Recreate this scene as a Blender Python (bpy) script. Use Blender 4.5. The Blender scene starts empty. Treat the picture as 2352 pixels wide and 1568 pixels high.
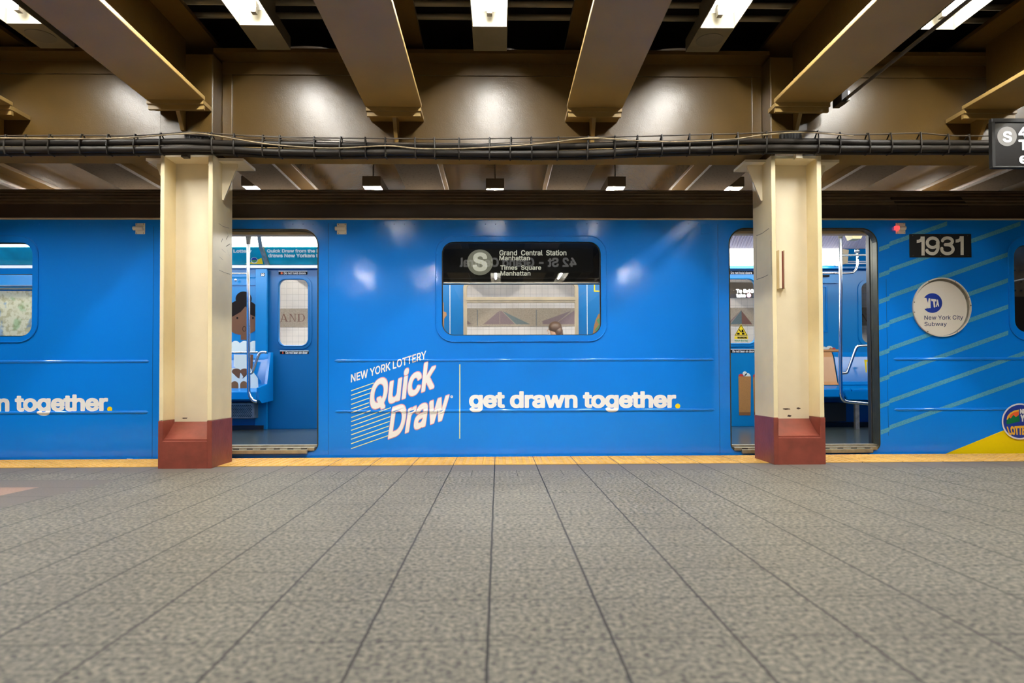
import bpy, bmesh, math, os, random
import numpy as np
from mathutils import Vector, Matrix, Euler
from mathutils.geometry import tessellate_polygon

random.seed(7)
SC = bpy.context.scene
COL = SC.collection

# ------------------------------------------------------------------ camera
FPX = 1568.0                      # 24 mm on a 36 mm sensor, 2352 px wide
CAM_H = 0.66
YAW, PITCH, ROLL = math.radians(1.17), math.radians(1.12), math.radians(0.23)
SHIFT_Y = 53.3 / 2352.0
CAMP = Vector((0, 0, CAM_H))
RM = (Matrix.Rotation(-YAW, 3, 'Z') @ Matrix.Rotation(math.pi / 2 + PITCH, 3, 'X') @ Matrix.Rotation(-ROLL, 3, 'Z'))
cam = bpy.data.cameras.new('camera')
cam.lens = 24.0
cam.sensor_width = 36.0
cam.sensor_fit = 'HORIZONTAL'
cam.shift_y = SHIFT_Y
cam.clip_start = 0.02
cam.dof.use_dof = True
cam.dof.focus_distance = 5.75
cam.dof.aperture_fstop = 1.9
co = bpy.data.objects.new('camera', cam)
COL.objects.link(co)
co.matrix_world = Matrix.Translation(CAMP) @ RM.to_4x4()
SC.camera = co

# ------------------------------------------------------------------ world, exposure
w = bpy.data.worlds.new('world')
SC.world = w
w.use_nodes = True
w.node_tree.nodes['Background'].inputs[0].default_value = (0.9, 0.85, 0.75, 1)
w.node_tree.nodes['Background'].inputs[1].default_value = 0.0
SC.view_settings.view_transform = 'Standard'
SC.view_settings.look = 'None'
SC.view_settings.gamma = 1.0
SC.view_settings.use_curve_mapping = False
SC.view_settings.exposure = 0.2
TUBE_POWER = 235.0       # emission of the fluorescent tubes next to the girder
OVER_POWER = 42.0        # emission of the tubes overhead
REAR_POWER = 600.0       # emission of the tubes far behind
CAR_POWER = 11.0          # emission of the car's ceiling light covers
FAR_POWER = 560.0         # emission of the far platform tubes

CX, CY = 1176.0, 784.0 + SHIFT_Y * 2352.0


def ray(px, py):
    return RM @ Vector(((px - CX) / FPX, -(py - CY) / FPX, -1.0))


def P(px, py, Y):
    """pixel of the photograph -> point on the vertical plane y = Y"""
    d = ray(px, py)
    return CAMP + d * (Y / d.y)


def G(px, py, z=0.0):
    """pixel of the photograph -> point on the horizontal plane z"""
    d = ray(px, py)
    return CAMP + d * ((z - CAM_H) / d.z)


# ------------------------------------------------------------------ main planes
YT = 5.81      # near side of the car
FY = 8.36      # inner face of the car's far wall
YE = 5.72      # platform edge
WALL_Y = 12.45  # tiled wall across the far platform


# ------------------------------------------------------------------ materials
def new_mat(name):
    m = bpy.data.materials.new(name)
    m.use_nodes = True
    nt = m.node_tree
    b = nt.nodes['Principled BSDF']
    return m, nt, b


def pm(name, col, rough=0.5, metal=0.0, spec=0.5, bump=None, vary=None, coat=0.0, coat_rough=0.1, wave=None):
    """bump=(scale,strength,dist) vary=(scale,amount) wave=(scale,strength,dist)"""
    m, nt, b = new_mat(name)
    b.inputs['Base Color'].default_value = (*col, 1)
    b.inputs['Roughness'].default_value = rough
    b.inputs['Metallic'].default_value = metal
    b.inputs['Specular IOR Level'].default_value = spec
    b.inputs['Coat Weight'].default_value = coat
    b.inputs['Coat Roughness'].default_value = coat_rough
    b.inputs['Coat IOR'].default_value = 1.47
    geo = nt.nodes.new('ShaderNodeNewGeometry')
    if vary:
        n = nt.nodes.new('ShaderNodeTexNoise')
        n.inputs['Scale'].default_value = vary[0]
        n.inputs['Detail'].default_value = 6
        nt.links.new(geo.outputs['Position'], n.inputs['Vector'])
        r = nt.nodes.new('ShaderNodeValToRGB')
        a = vary[1]
        r.color_ramp.elements[0].position = 0.3
        r.color_ramp.elements[1].position = 0.7
        r.color_ramp.elements[0].color = (*[c * (1 - a) for c in col], 1)
        r.color_ramp.elements[1].color = (*[min(1, c * (1 + a)) for c in col], 1)
        nt.links.new(n.outputs['Fac'], r.inputs['Fac'])
        nt.links.new(r.outputs['Color'], b.inputs['Base Color'])
    prev = None
    for bb in (bump, wave):
        if bb:
            n = nt.nodes.new('ShaderNodeTexNoise')
            n.inputs['Scale'].default_value = bb[0]
            n.inputs['Detail'].default_value = 2
            nt.links.new(geo.outputs['Position'], n.inputs['Vector'])
            bn = nt.nodes.new('ShaderNodeBump')
            bn.inputs['Strength'].default_value = bb[1]
            bn.inputs['Distance'].default_value = bb[2]
            nt.links.new(n.outputs['Fac'], bn.inputs['Height'])
            if prev:
                nt.links.new(prev.outputs['Normal'], bn.inputs['Normal'])
            prev = bn
    if prev:
        nt.links.new(prev.outputs['Normal'], b.inputs['Normal'])
        if coat:
            nt.links.new(prev.outputs['Normal'], b.inputs['Coat Normal'])
    return m


def em(name, col, strength):
    m, nt, b = new_mat(name)
    b.inputs['Base Color'].default_value = (*col, 1)
    b.inputs['Emission Color'].default_value = (*col, 1)
    b.inputs['Emission Strength'].default_value = strength
    return m


def glass(name, ior=1.5, tint=(1, 1, 1)):
    m = bpy.data.materials.new(name)
    m.use_nodes = True
    nt = m.node_tree
    nt.nodes.clear()
    out = nt.nodes.new('ShaderNodeOutputMaterial')
    mix = nt.nodes.new('ShaderNodeMixShader')
    fr = nt.nodes.new('ShaderNodeFresnel')
    fr.inputs['IOR'].default_value = ior
    tr = nt.nodes.new('ShaderNodeBsdfTransparent')
    tr.inputs[0].default_value = (*tint, 1)
    gl = nt.nodes.new('ShaderNodeBsdfGlossy')
    gl.inputs['Roughness'].default_value = 0.0
    nt.links.new(fr.outputs[0], mix.inputs[0])
    nt.links.new(tr.outputs[0], mix.inputs[1])
    nt.links.new(gl.outputs[0], mix.inputs[2])
    nt.links.new(mix.outputs[0], out.inputs[0])
    return m


def math_node(nt, op, a, b=None, c=None):
    n = nt.nodes.new('ShaderNodeMath')
    n.operation = op
    for i, v in enumerate((a, b, c)):
        if v is None:
            continue
        if isinstance(v, (int, float)):
            n.inputs[i].default_value = v
        else:
            nt.links.new(v, n.inputs[i])
    return n.outputs[0]


def ramp(nt, fac, stops):
    r = nt.nodes.new('ShaderNodeValToRGB')
    els = r.color_ramp.elements
    while len(els) < len(stops):
        els.new(0.5)
    for e, (p, c) in zip(els, stops):
        e.position = p
        e.color = (*c, 1)
    nt.links.new(fac, r.inputs[0])
    return r.outputs[0]


def mixc(nt, fac, a, b):
    n = nt.nodes.new('ShaderNodeMix')
    n.data_type = 'RGBA'
    if isinstance(fac, (int, float)):
        n.inputs[0].default_value = fac
    else:
        nt.links.new(fac, n.inputs[0])
    for idx, v in ((6, a), (7, b)):
        if isinstance(v, tuple):
            n.inputs[idx].default_value = (*v, 1)
        else:
            nt.links.new(v, n.inputs[idx])
    return n.outputs[2]


TILE = 0.3145


def floor_material():
    m, nt, b = new_mat('granite_floor')
    geo = nt.nodes.new('ShaderNodeNewGeometry')
    sep = nt.nodes.new('ShaderNodeSeparateXYZ')
    nt.links.new(geo.outputs['Position'], sep.inputs[0])
    X, Y = sep.outputs[0], sep.outputs[1]

    def noise(scale, detail, rough=0.6):
        n = nt.nodes.new('ShaderNodeTexNoise')
        n.inputs['Scale'].default_value = scale
        n.inputs['Detail'].default_value = detail
        n.inputs['Roughness'].default_value = rough
        nt.links.new(geo.outputs['Position'], n.inputs['Vector'])
        return n.outputs['Fac']
    sp = ramp(nt, noise(58, 5), [(0.33, (0.030, 0.028, 0.024)), (0.46, (0.128, 0.118, 0.097)), (0.62, (0.272, 0.246, 0.188))])
    big = ramp(nt, noise(2.0, 3), [(0.3, (0.84, 0.83, 0.82)), (0.7, (1.0, 1.0, 1.0))])
    mul = nt.nodes.new('ShaderNodeMix')
    mul.data_type = 'RGBA'
    mul.blend_type = 'MULTIPLY'
    mul.inputs[0].default_value = 1.0
    nt.links.new(sp, mul.inputs[6])
    nt.links.new(big, mul.inputs[7])
    base = mul.outputs[2]
    # dark polished rows: the border along the platform edge
    dark = ramp(nt, noise(90, 3), [(0.3, (0.115, 0.098, 0.082)), (0.7, (0.165, 0.142, 0.12))])
    isb = math_node(nt, 'MULTIPLY', math_node(nt, 'GREATER_THAN', Y, 4.905), math_node(nt, 'LESS_THAN', Y, 5.75))
    # dark diamond inlay with a pinkish field (inequalities of its edges)
    a0, a1 = G(0, 1167), G(272, 1102)
    sl = (a1.x - a0.x) / (a1.y - a0.y)
    c0 = a0.x - sl * a0.y
    edge = math_node(nt, 'SUBTRACT', math_node(nt, 'MULTIPLY_ADD', Y, sl, c0), X)        # > 0 on the inlay side
    yt = G(100, 1102).y
    ins = math_node(nt, 'MULTIPLY', math_node(nt, 'GREATER_THAN', edge, 0.0), math_node(nt, 'LESS_THAN', Y, yt))
    b0, b1 = G(0, 1138), G(85, 1118.5)
    c1 = b0.x - sl * b0.y
    edge2 = math_node(nt, 'SUBTRACT', math_node(nt, 'MULTIPLY_ADD', Y, sl, c1), X)
    pin = math_node(nt, 'MULTIPLY', math_node(nt, 'GREATER_THAN', edge2, 0.0), math_node(nt, 'LESS_THAN', Y, b1.y))
    base = mixc(nt, math_node(nt, 'MAXIMUM', isb, ins), base, dark)
    pink = ramp(nt, noise(60, 3), [(0.3, (0.26, 0.165, 0.125)), (0.7, (0.36, 0.235, 0.175))])
    base = mixc(nt, pin, base, pink)
    # joints

    def lines(coord, off, pitch, half):
        f = math_node(nt, 'FRACT', math_node(nt, 'DIVIDE', math_node(nt, 'SUBTRACT', coord, off - pitch / 2 - 40 * pitch), pitch))
        d = math_node(nt, 'ABSOLUTE', math_node(nt, 'SUBTRACT', f, 0.5))
        return math_node(nt, 'LESS_THAN', d, half / pitch)
    wob = math_node(nt, 'MULTIPLY_ADD', noise(6, 2), 0.006, -0.003)
    Xw = math_node(nt, 'ADD', X, wob)
    Yw = math_node(nt, 'ADD', Y, wob)
    jx = lines(Xw, -0.028, TILE, 0.0037)
    jy = lines(Yw, 2.05, TILE, 0.0040)
    jh = math_node(nt, 'MULTIPLY', lines(X, -0.028 + TILE / 2, TILE, 0.0022),
                   math_node(nt, 'MULTIPLY', math_node(nt, 'GREATER_THAN', Y, 4.62), math_node(nt, 'LESS_THAN', Y, 4.905)))
    jyf = math_node(nt, 'MULTIPLY', jy, math_node(nt, 'MULTIPLY', noise(3, 2), 1.15))
    jx = math_node(nt, 'MULTIPLY', jx, math_node(nt, 'SUBTRACT', 1.0, ins))
    j = math_node(nt, 'MAXIMUM', math_node(nt, 'MULTIPLY', math_node(nt, 'MAXIMUM', jx, jh), 1.0), jyf)
    base = mixc(nt, j, base, (0.016, 0.014, 0.012))
    nt.links.new(base, b.inputs['Base Color'])
    b.inputs['Roughness'].default_value = 0.55
    b.inputs['Specular IOR Level'].default_value = 0.2
    bn = nt.nodes.new('ShaderNodeBump')
    bn.inputs['Strength'].default_value = 0.35
    bn.inputs['Distance'].default_value = 0.002
    hh = math_node(nt, 'SUBTRACT', noise(48, 4), math_node(nt, 'MULTIPLY', j, 1.5))
    nt.links.new(hh, bn.inputs['Height'])
    nt.links.new(bn.outputs[0], b.inputs['Normal'])
    return m


def tactile_material():
    m, nt, b = new_mat('yellow_tactile')
    geo = nt.nodes.new('ShaderNodeNewGeometry')
    sep = nt.nodes.new('ShaderNodeSeparateXYZ')
    nt.links.new(geo.outputs['Position'], sep.inputs[0])
    X = sep.outputs[0]
    f = math_node(nt, 'FRACT', math_node(nt, 'DIVIDE', math_node(nt, 'SUBTRACT', X, -0.028 - TILE / 2 - 40 * TILE), TILE))
    d = math_node(nt, 'ABSOLUTE', math_node(nt, 'SUBTRACT', f, 0.5))
    j = math_node(nt, 'LESS_THAN', d, 0.003 / TILE)
    n = nt.nodes.new('ShaderNodeTexNoise')
    n.inputs['Scale'].default_value = 9
    n.inputs['Detail'].default_value = 5
    nt.links.new(geo.outputs['Position'], n.inputs['Vector'])
    c = ramp(nt, n.outputs['Fac'], [(0.3, (0.53, 0.29, 0.05)), (0.7, (0.70, 0.41, 0.09))])
    c = mixc(nt, j, c, (0.10, 0.055, 0.02))
    nt.links.new(c, b.inputs['Base Color'])
    b.inputs['Roughness'].default_value = 0.6
    return m


def tile_wall_material():
    m, nt, b = new_mat('white_wall_tile')
    geo = nt.nodes.new('ShaderNodeNewGeometry')
    sep = nt.nodes.new('ShaderNodeSeparateXYZ')
    nt.links.new(geo.outputs['Position'], sep.inputs[0])

    def ln(c, off):
        f = math_node(nt, 'FRACT', math_node(nt, 'DIVIDE', math_node(nt, 'ADD', c, 40 * 0.108 + off), 0.108))
        d = math_node(nt, 'ABSOLUTE', math_node(nt, 'SUBTRACT', f, 0.5))
        return math_node(nt, 'LESS_THAN', d, 0.024)
    j = math_node(nt, 'MAXIMUM', ln(sep.outputs[0], 0.0), ln(sep.outputs[2], 0.02))
    n = nt.nodes.new('ShaderNodeTexNoise')
    n.inputs['Scale'].default_value = 3
    nt.links.new(geo.outputs['Position'], n.inputs['Vector'])
    c = ramp(nt, n.outputs['Fac'], [(0.3, (0.66, 0.62, 0.58)), (0.7, (0.78, 0.74, 0.70))])
    c = mixc(nt, j, c, (0.46, 0.44, 0.42))
    nt.links.new(c, b.inputs['Base Color'])
    b.inputs['Roughness'].default_value = 0.3
    return m


def speckle(name, dark, light, scale, rough=0.5, lo=0.4, hi=0.62):
    m, nt, b = new_mat(name)
    geo = nt.nodes.new('ShaderNodeNewGeometry')
    n = nt.nodes.new('ShaderNodeTexNoise')
    n.inputs['Scale'].default_value = scale
    n.inputs['Detail'].default_value = 4
    nt.links.new(geo.outputs['Position'], n.inputs['Vector'])
    nt.links.new(ramp(nt, n.outputs['Fac'], [(lo, dark), (hi, light)]), b.inputs['Base Color'])
    b.inputs['Roughness'].default_value = rough
    return m


def map_material():
    m, nt, b = new_mat('transit_map_print')
    geo = nt.nodes.new('ShaderNodeNewGeometry')
    n = nt.nodes.new('ShaderNodeTexNoise')
    n.inputs['Scale'].default_value = 3.4
    n.inputs['Detail'].default_value = 3
    nt.links.new(geo.outputs['Position'], n.inputs['Vector'])
    n2 = nt.nodes.new('ShaderNodeTexNoise')
    n2.inputs['Scale'].default_value = 22
    n2.inputs['Detail'].default_value = 6
    nt.links.new(geo.outputs['Position'], n2.inputs['Vector'])
    base = ramp(nt, n.outputs['Fac'], [(0.40, (0.30, 0.40, 0.47)), (0.43, (0.66, 0.62, 0.40)), (0.60, (0.66, 0.62, 0.40)), (0.66, (0.40, 0.50, 0.25))])
    tex = ramp(nt, n2.outputs['Fac'], [(0.40, (0.70, 0.66, 0.55)), (0.55, (1, 1, 1))])
    mul = nt.nodes.new('ShaderNodeMix')
    mul.data_type = 'RGBA'
    mul.blend_type = 'MULTIPLY'
    mul.inputs[0].default_value = 1.0
    nt.links.new(base, mul.inputs[6])
    nt.links.new(tex, mul.inputs[7])
    nt.links.new(mul.outputs[2], b.inputs['Base Color'])
    b.inputs['Roughness'].default_value = 0.35
    return m


M = {}
M['floor'] = floor_material()
M['tactile'] = tactile_material()
M['tilewall'] = tile_wall_material()
M['girder'] = pm('tan_paint_darkened', (0.080, 0.046, 0.011), 0.30, spec=0.40, bump=(120, 0.32, 0.002), vary=(3, 0.10), wave=(9, 0.25, 0.006))  # beam paint darkened, with the shade of the upper steelwork in the colour
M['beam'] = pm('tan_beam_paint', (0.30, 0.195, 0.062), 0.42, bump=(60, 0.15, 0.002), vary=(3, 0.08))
M['greybeam'] = speckle('dusty_grey_beam', (0.24, 0.21, 0.195), (0.56, 0.51, 0.48), 42, 0.75, 0.22, 0.45)
M['cream'] = pm('cream_column_paint', (0.86, 0.755, 0.545), 0.40, bump=(45, 0.12, 0.002), vary=(4, 0.05))
M['creamside'] = pm('stained_cream_paint', (0.66, 0.56, 0.36), 0.5, bump=(60, 0.2, 0.002), vary=(14, 0.10))
M['red'] = pm('oxide_red_paint', (0.215, 0.046, 0.028), 0.42, bump=(30, 0.3, 0.006), vary=(9, 0.18))
M['crack'] = pm('dirty_crack', (0.36, 0.28, 0.17), 0.8)
M['chip'] = pm('chipped_rust', (0.055, 0.03, 0.018), 0.8, vary=(60, 0.4))
M['blackceil'] = pm('sooty_ceiling', (0.022, 0.016, 0.012), 0.9, vary=(4, 0.3))
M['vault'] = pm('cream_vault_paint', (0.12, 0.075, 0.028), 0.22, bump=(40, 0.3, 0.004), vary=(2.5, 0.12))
M['pipe'] = pm('dusty_pipe', (0.20, 0.16, 0.10), 0.55)
M['fixture'] = pm('grey_fixture_metal', (0.16, 0.14, 0.095), 0.45, vary=(6, 0.12))
M['fixwhite'] = pm('white_reflector', (0.82, 0.83, 0.80), 0.45)
M['grille'] = pm('speaker_grille', (0.14, 0.125, 0.10), 0.6)
M['fixdark'] = pm('dark_fixture', (0.045, 0.038, 0.03), 0.6)
M['tube'] = em('lit_tube', (1.0, 0.985, 0.945), TUBE_POWER)
M['overtube'] = em('lit_overhead_tube', (1.0, 0.985, 0.945), OVER_POWER)
M['reartube'] = em('lit_rear_tube', (1.0, 0.985, 0.945), REAR_POWER)
M['fartube'] = em('lit_far_tube', (1.0, 0.95, 0.86), FAR_POWER)
M['carlight'] = em('lit_car_light', (1.0, 0.99, 0.93), CAR_POWER)
M['redlight'] = em('lit_red_lamp', (1.0, 0.03, 0.03), 3.0)
M['cable'] = pm('black_cable', (0.016, 0.0125, 0.009), 0.55, spec=0.25, bump=(30, 0.3, 0.004), vary=(8, 0.3))
M['wire'] = pm('brown_wire', (0.05, 0.036, 0.022), 0.6)
M['palewire'] = pm('pale_dirty_wire', (0.30, 0.23, 0.13), 0.6, vary=(20, 0.5))
M['black'] = pm('black_paint', (0.007, 0.0065, 0.006), 0.5, spec=0.3)
M['blue'] = pm('blue_wrap', (0.0, 0.21, 0.80), 0.5, spec=0.15, wave=(1.6, 0.35, 0.020), bump=(500, 0.05, 0.0006), coat=1.0, coat_rough=0.10)
M['bluetrim'] = pm('blue_trim', (0.0, 0.21, 0.80), 0.4, spec=0.2, coat=1.0, coat_rough=0.06)
M['jamb'] = pm('dark_bronze_jamb', (0.060, 0.055, 0.030), 0.35, metal=0.5, vary=(12, 0.2))
M['rimsteel'] = pm('bright_rim', (0.82, 0.76, 0.66), 0.4, metal=0.1)
M['flangecream'] = pm('cream_paint_warmed', (0.86, 0.72, 0.43), 0.42, bump=(60, 0.15, 0.002), vary=(5, 0.06))  # cream warmed in the colour to counter blue bounce from the car
M['seamblue'] = pm('blue_seam', (0.0, 0.04, 0.17), 0.4)
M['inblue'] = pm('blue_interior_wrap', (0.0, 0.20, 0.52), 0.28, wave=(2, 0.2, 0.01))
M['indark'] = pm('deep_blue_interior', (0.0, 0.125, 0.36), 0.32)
M['seatblue'] = pm('blue_seat_shell', (0.0, 0.19, 0.58), 0.18)
M['roof'] = pm('brown_steel_roof', (0.34, 0.26, 0.16), 0.42, metal=0.1, vary=(3, 0.2))
M['letterboard'] = pm('dark_brown_band', (0.055, 0.033, 0.018), 0.55, vary=(3, 0.2))
M['gutter'] = pm('pale_gutter', (0.55, 0.44, 0.28), 0.45, vary=(5, 0.12))
M['steel'] = pm('brushed_steel', (0.60, 0.57, 0.50), 0.25, metal=1.0)
M['dullsteel'] = pm('dull_steel', (0.45, 0.42, 0.34), 0.45, metal=0.9, vary=(20, 0.2))
M['chrome'] = pm('chrome', (0.75, 0.74, 0.72), 0.10, metal=1.0)
M['rubber'] = pm('black_rubber', (0.02, 0.018, 0.016), 0.35)
M['white'] = pm('white_vinyl', (0.88, 0.885, 0.89), 0.45)
M['pinkline'] = pm('pink_vinyl_edge', (0.75, 0.36, 0.46), 0.45)
M['paleyellow'] = pm('pale_yellow_vinyl', (0.72, 0.78, 0.42), 0.45)
M['yellow'] = pm('yellow_vinyl', (0.93, 0.68, 0.0), 0.4)
M['teal'] = speckle('teal_vinyl', (0.03, 0.27, 0.48), (0.12, 0.39, 0.58), 260, 0.45, 0.42, 0.58)
M['navy'] = pm('navy_vinyl', (0.012, 0.04, 0.32), 0.4)
M['green'] = pm('green_vinyl', (0.0, 0.16, 0.06), 0.4)
M['orange'] = pm('orange_vinyl', (0.90, 0.13, 0.035), 0.4)
M['amber'] = pm('amber_vinyl', (0.90, 0.50, 0.05), 0.4)
M['badge'] = pm('badge_ivory', (0.88, 0.81, 0.70), 0.35)
M['ink'] = pm('dark_ink', (0.03, 0.04, 0.12), 0.5)
M['plate'] = pm('black_number_plate', (0.010, 0.009, 0.008), 0.35)
M['platetext'] = pm('ivory_numerals', (0.80, 0.75, 0.64), 0.4)
M['signtext'] = em('lit_sign_text', (0.70, 0.70, 0.56), 0.55)
M['signdisc'] = em('lit_sign_disc', (0.30, 0.30, 0.22), 0.4)
M['signblack'] = pm('roll_sign_black', (0.030, 0.027, 0.020), 0.6)
M['carfloor'] = speckle('dark_speckled_floor', (0.020, 0.030, 0.028), (0.075, 0.095, 0.09), 120, 0.22)
M['diffuser'] = pm('pale_yellow_diffuser', (0.78, 0.68, 0.34), 0.4)
M['ventmauve'] = pm('mauve_grey_vent', (0.50, 0.47, 0.58), 0.35)
M['ceilwhite'] = pm('white_car_ceiling', (0.70, 0.74, 0.76), 0.4)
M['ad'] = pm('teal_ad_card', (0.0, 0.33, 0.50), 0.3, spec=0.3, vary=(3, 0.3))
M['adwhite'] = pm('white_ad_text', (0.90, 0.93, 0.88), 0.4)
M['skinart'] = pm('brown_art', (0.17, 0.082, 0.045), 0.45, spec=0.15)
M['hairart'] = pm('black_art', (0.012, 0.008, 0.007), 0.5, spec=0.1)
M['whiteart'] = pm('white_art', (0.72, 0.80, 0.75), 0.3)
M['tanart'] = pm('tan_art', (0.42, 0.20, 0.055), 0.4, vary=(90, 0.12))
M['tanartdark'] = pm('dark_tan_art', (0.22, 0.10, 0.03), 0.4)
M['redart'] = pm('red_art', (0.55, 0.04, 0.03), 0.4)
M['greenart'] = pm('green_art', (0.10, 0.30, 0.10), 0.4)
M['peach'] = pm('peach_seat_art', (0.58, 0.29, 0.12), 0.3, vary=(5, 0.08))
M['sticker'] = pm('black_sticker', (0.006, 0.006, 0.006), 0.5, spec=0.1)
M['heater'] = pm('heater_grille', (0.06, 0.058, 0.045), 0.5, metal=0.5)
M['map'] = map_material()
M['band'] = speckle('tan_mosaic_band', (0.26, 0.215, 0.16), (0.46, 0.39, 0.30), 110, 0.5)
M['mosaicbrown'] = pm('brown_mosaic', (0.16, 0.075, 0.05), 0.5)
M['mosaicmauve'] = speckle('mauve_mosaic', (0.15, 0.10, 0.11), (0.25, 0.18, 0.19), 110, 0.5)
M['mosaicteal'] = speckle('teal_mosaic', (0.07, 0.11, 0.12), (0.14, 0.19, 0.20), 110, 0.5)
M['mosaicgrey'] = pm('grey_mosaic', (0.16, 0.17, 0.17), 0.5)
M['farfloor'] = pm('far_platform_floor', (0.14, 0.13, 0.11), 0.5)
M['trackbed'] = pm('sooty_trackbed', (0.03, 0.026, 0.022), 0.9)
M['backwall'] = pm('dim_back_wall', (0.13, 0.10, 0.06), 0.7)
M['sidewall'] = pm('dim_side_wall', (0.22, 0.18, 0.12), 0.7)
M['glass'] = glass('window_glass', 2.2)
M['clearglass'] = glass('clear_glass', 1.35)
M['smokeglass'] = glass('smoked_glass', 1.5, (0.8, 0.78, 0.75))
M['cabwall'] = pm('dim_cab_wall', (0.16, 0.12, 0.075), 0.6, vary=(8, 0.3))
M['cabdark'] = pm('dark_cab_locker', (0.035, 0.025, 0.02), 0.6)
M['skin'] = pm('skin', (0.55, 0.33, 0.22), 0.5)
M['hair'] = pm('brown_hair', (0.10, 0.06, 0.04), 0.5)
M['coat'] = pm('dark_coat', (0.05, 0.05, 0.06), 0.8)
M['glowletters'] = em('sign_letters_added_glow', (0.9, 0.9, 0.86), 0.45)  # added glow that brightens the letters' reflection in the car window
M['signgrey'] = pm('grey_sign_disc', (0.20, 0.19, 0.18), 0.5)
M['hsign'] = pm('black_enamel_sign', (0.012, 0.011, 0.011), 0.20, spec=0.7)


# ------------------------------------------------------------------ object helpers
def loc_of(o):
    v = Vector((0, 0, 0))
    while o is not None:
        v += o.location
        o = o.parent
    return v


def obj(name, bm, mat, parent=None, smooth=False, kind=None, label=None):
    if parent is not None:
        off = loc_of(parent)
        if off.length > 0:
            bmesh.ops.translate(bm, verts=bm.verts, vec=-off)
    me = bpy.data.meshes.new(name)
    bm.to_mesh(me)
    bm.free()
    if isinstance(mat, str):
        mat = M[mat]
    me.materials.append(mat)
    if smooth:
        for p in me.polygons:
            p.use_smooth = True
    o = bpy.data.objects.new(name, me)
    COL.objects.link(o)
    if parent is not None:
        o.parent = parent
    if kind:
        o['kind'] = kind
    if label:
        o['label'] = label
    return o


def thing(name, label, cat, loc=(0, 0, 0), group=None, kind='thing'):
    o = bpy.data.objects.new(name, None)
    COL.objects.link(o)
    o.location = loc
    o.empty_display_size = 0.1
    o['label'] = label
    o['category'] = cat
    o['kind'] = kind
    if group:
        o['group'] = group
    return o


def empty_part(name, parent, loc):
    o = bpy.data.objects.new(name, None)
    COL.objects.link(o)
    o.empty_display_size = 0.05
    o.parent = parent
    o.location = Vector(loc) - loc_of(parent)
    return o


def tag(o, label, cat, group=None, kind='thing'):
    o['label'] = label
    o['category'] = cat
    o['kind'] = kind
    if group:
        o['group'] = group
    return o


def dup(root, loc, label=None, group=None):
    r = root.copy()
    COL.objects.link(r)
    r.location = loc
    if label:
        r['label'] = label
    if group:
        r['group'] = group
    for ch in list(root.children):
        c = ch.copy()
        COL.objects.link(c)
        c.parent = r
        for g in list(ch.children):
            d = g.copy()
            COL.objects.link(d)
            d.parent = c
    return r


# ------------------------------------------------------------------ mesh helpers
def B():
    return bmesh.new()


def box(bm, x0, x1, y0, y1, z0, z1, bev=0.0):
    g = bmesh.ops.create_cube(bm, size=1.0)
    vs = g['verts']
    for v in vs:
        v.co = Vector(((x0 + x1) / 2 + v.co.x * (x1 - x0), (y0 + y1) / 2 + v.co.y * (y1 - y0), (z0 + z1) / 2 + v.co.z * (z1 - z0)))
    if bev > 0:
        es = {e for v in vs for e in v.link_edges}
        bmesh.ops.bevel(bm, geom=list(es), offset=bev, segments=2, affect='EDGES', profile=0.5)
    return bm


def prism(bm, pts, axis, a, b):
    """2D polygon extruded along an axis; pts are in the two other axes (in x,y,z order)"""
    def mk(p, t):
        if axis == 'x':
            return (t, p[0], p[1])
        if axis == 'y':
            return (p[0], t, p[1])
        return (p[0], p[1], t)
    lo = [bm.verts.new(mk(p, a)) for p in pts]
    hi = [bm.verts.new(mk(p, b)) for p in pts]
    n = len(pts)
    bm.faces.new(lo)
    bm.faces.new(list(reversed(hi)))
    for i in range(n):
        bm.faces.new((lo[i], hi[i], hi[(i + 1) % n], lo[(i + 1) % n]))
    bmesh.ops.recalc_face_normals(bm, faces=bm.faces)
    return bm


def frame_axes(d):
    d = d.normalized()
    u = Vector((0, 0, 1)) if abs(d.z) < 0.9 else Vector((1, 0, 0))
    a = d.cross(u).normalized()
    return a, d.cross(a).normalized()


def cyl(bm, p0, p1, r0, r1=None, seg=16, cap=True):
    p0, p1 = Vector(p0), Vector(p1)
    r1 = r0 if r1 is None else r1
    a, b = frame_axes(p1 - p0)
    r = []
    for p, rr in ((p0, r0), (p1, r1)):
        r.append([bm.verts.new(p + (a * math.cos(t) + b * math.sin(t)) * rr) for t in (2 * math.pi * i / seg for i in range(seg))])
    for i in range(seg):
        j = (i + 1) % seg
        bm.faces.new((r[0][i], r[1][i], r[1][j], r[0][j]))
    if cap:
        bm.faces.new(list(reversed(r[0])))
        bm.faces.new(r[1])
    return bm


def smooth_path(pts, n=6):
    pts = [Vector(p) for p in pts]
    out = []
    for i in range(len(pts) - 1):
        p0 = pts[max(i - 1, 0)]
        p1, p2 = pts[i], pts[i + 1]
        p3 = pts[min(i + 2, len(pts) - 1)]
        for k in range(n):
            t = k / n
            out.append(0.5 * ((2 * p1) + (-p0 + p2) * t + (2 * p0 - 5 * p1 + 4 * p2 - p3) * t * t + (-p0 + 3 * p1 - 3 * p2 + p3) * t ** 3))
    out.append(pts[-1])
    return out


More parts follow.
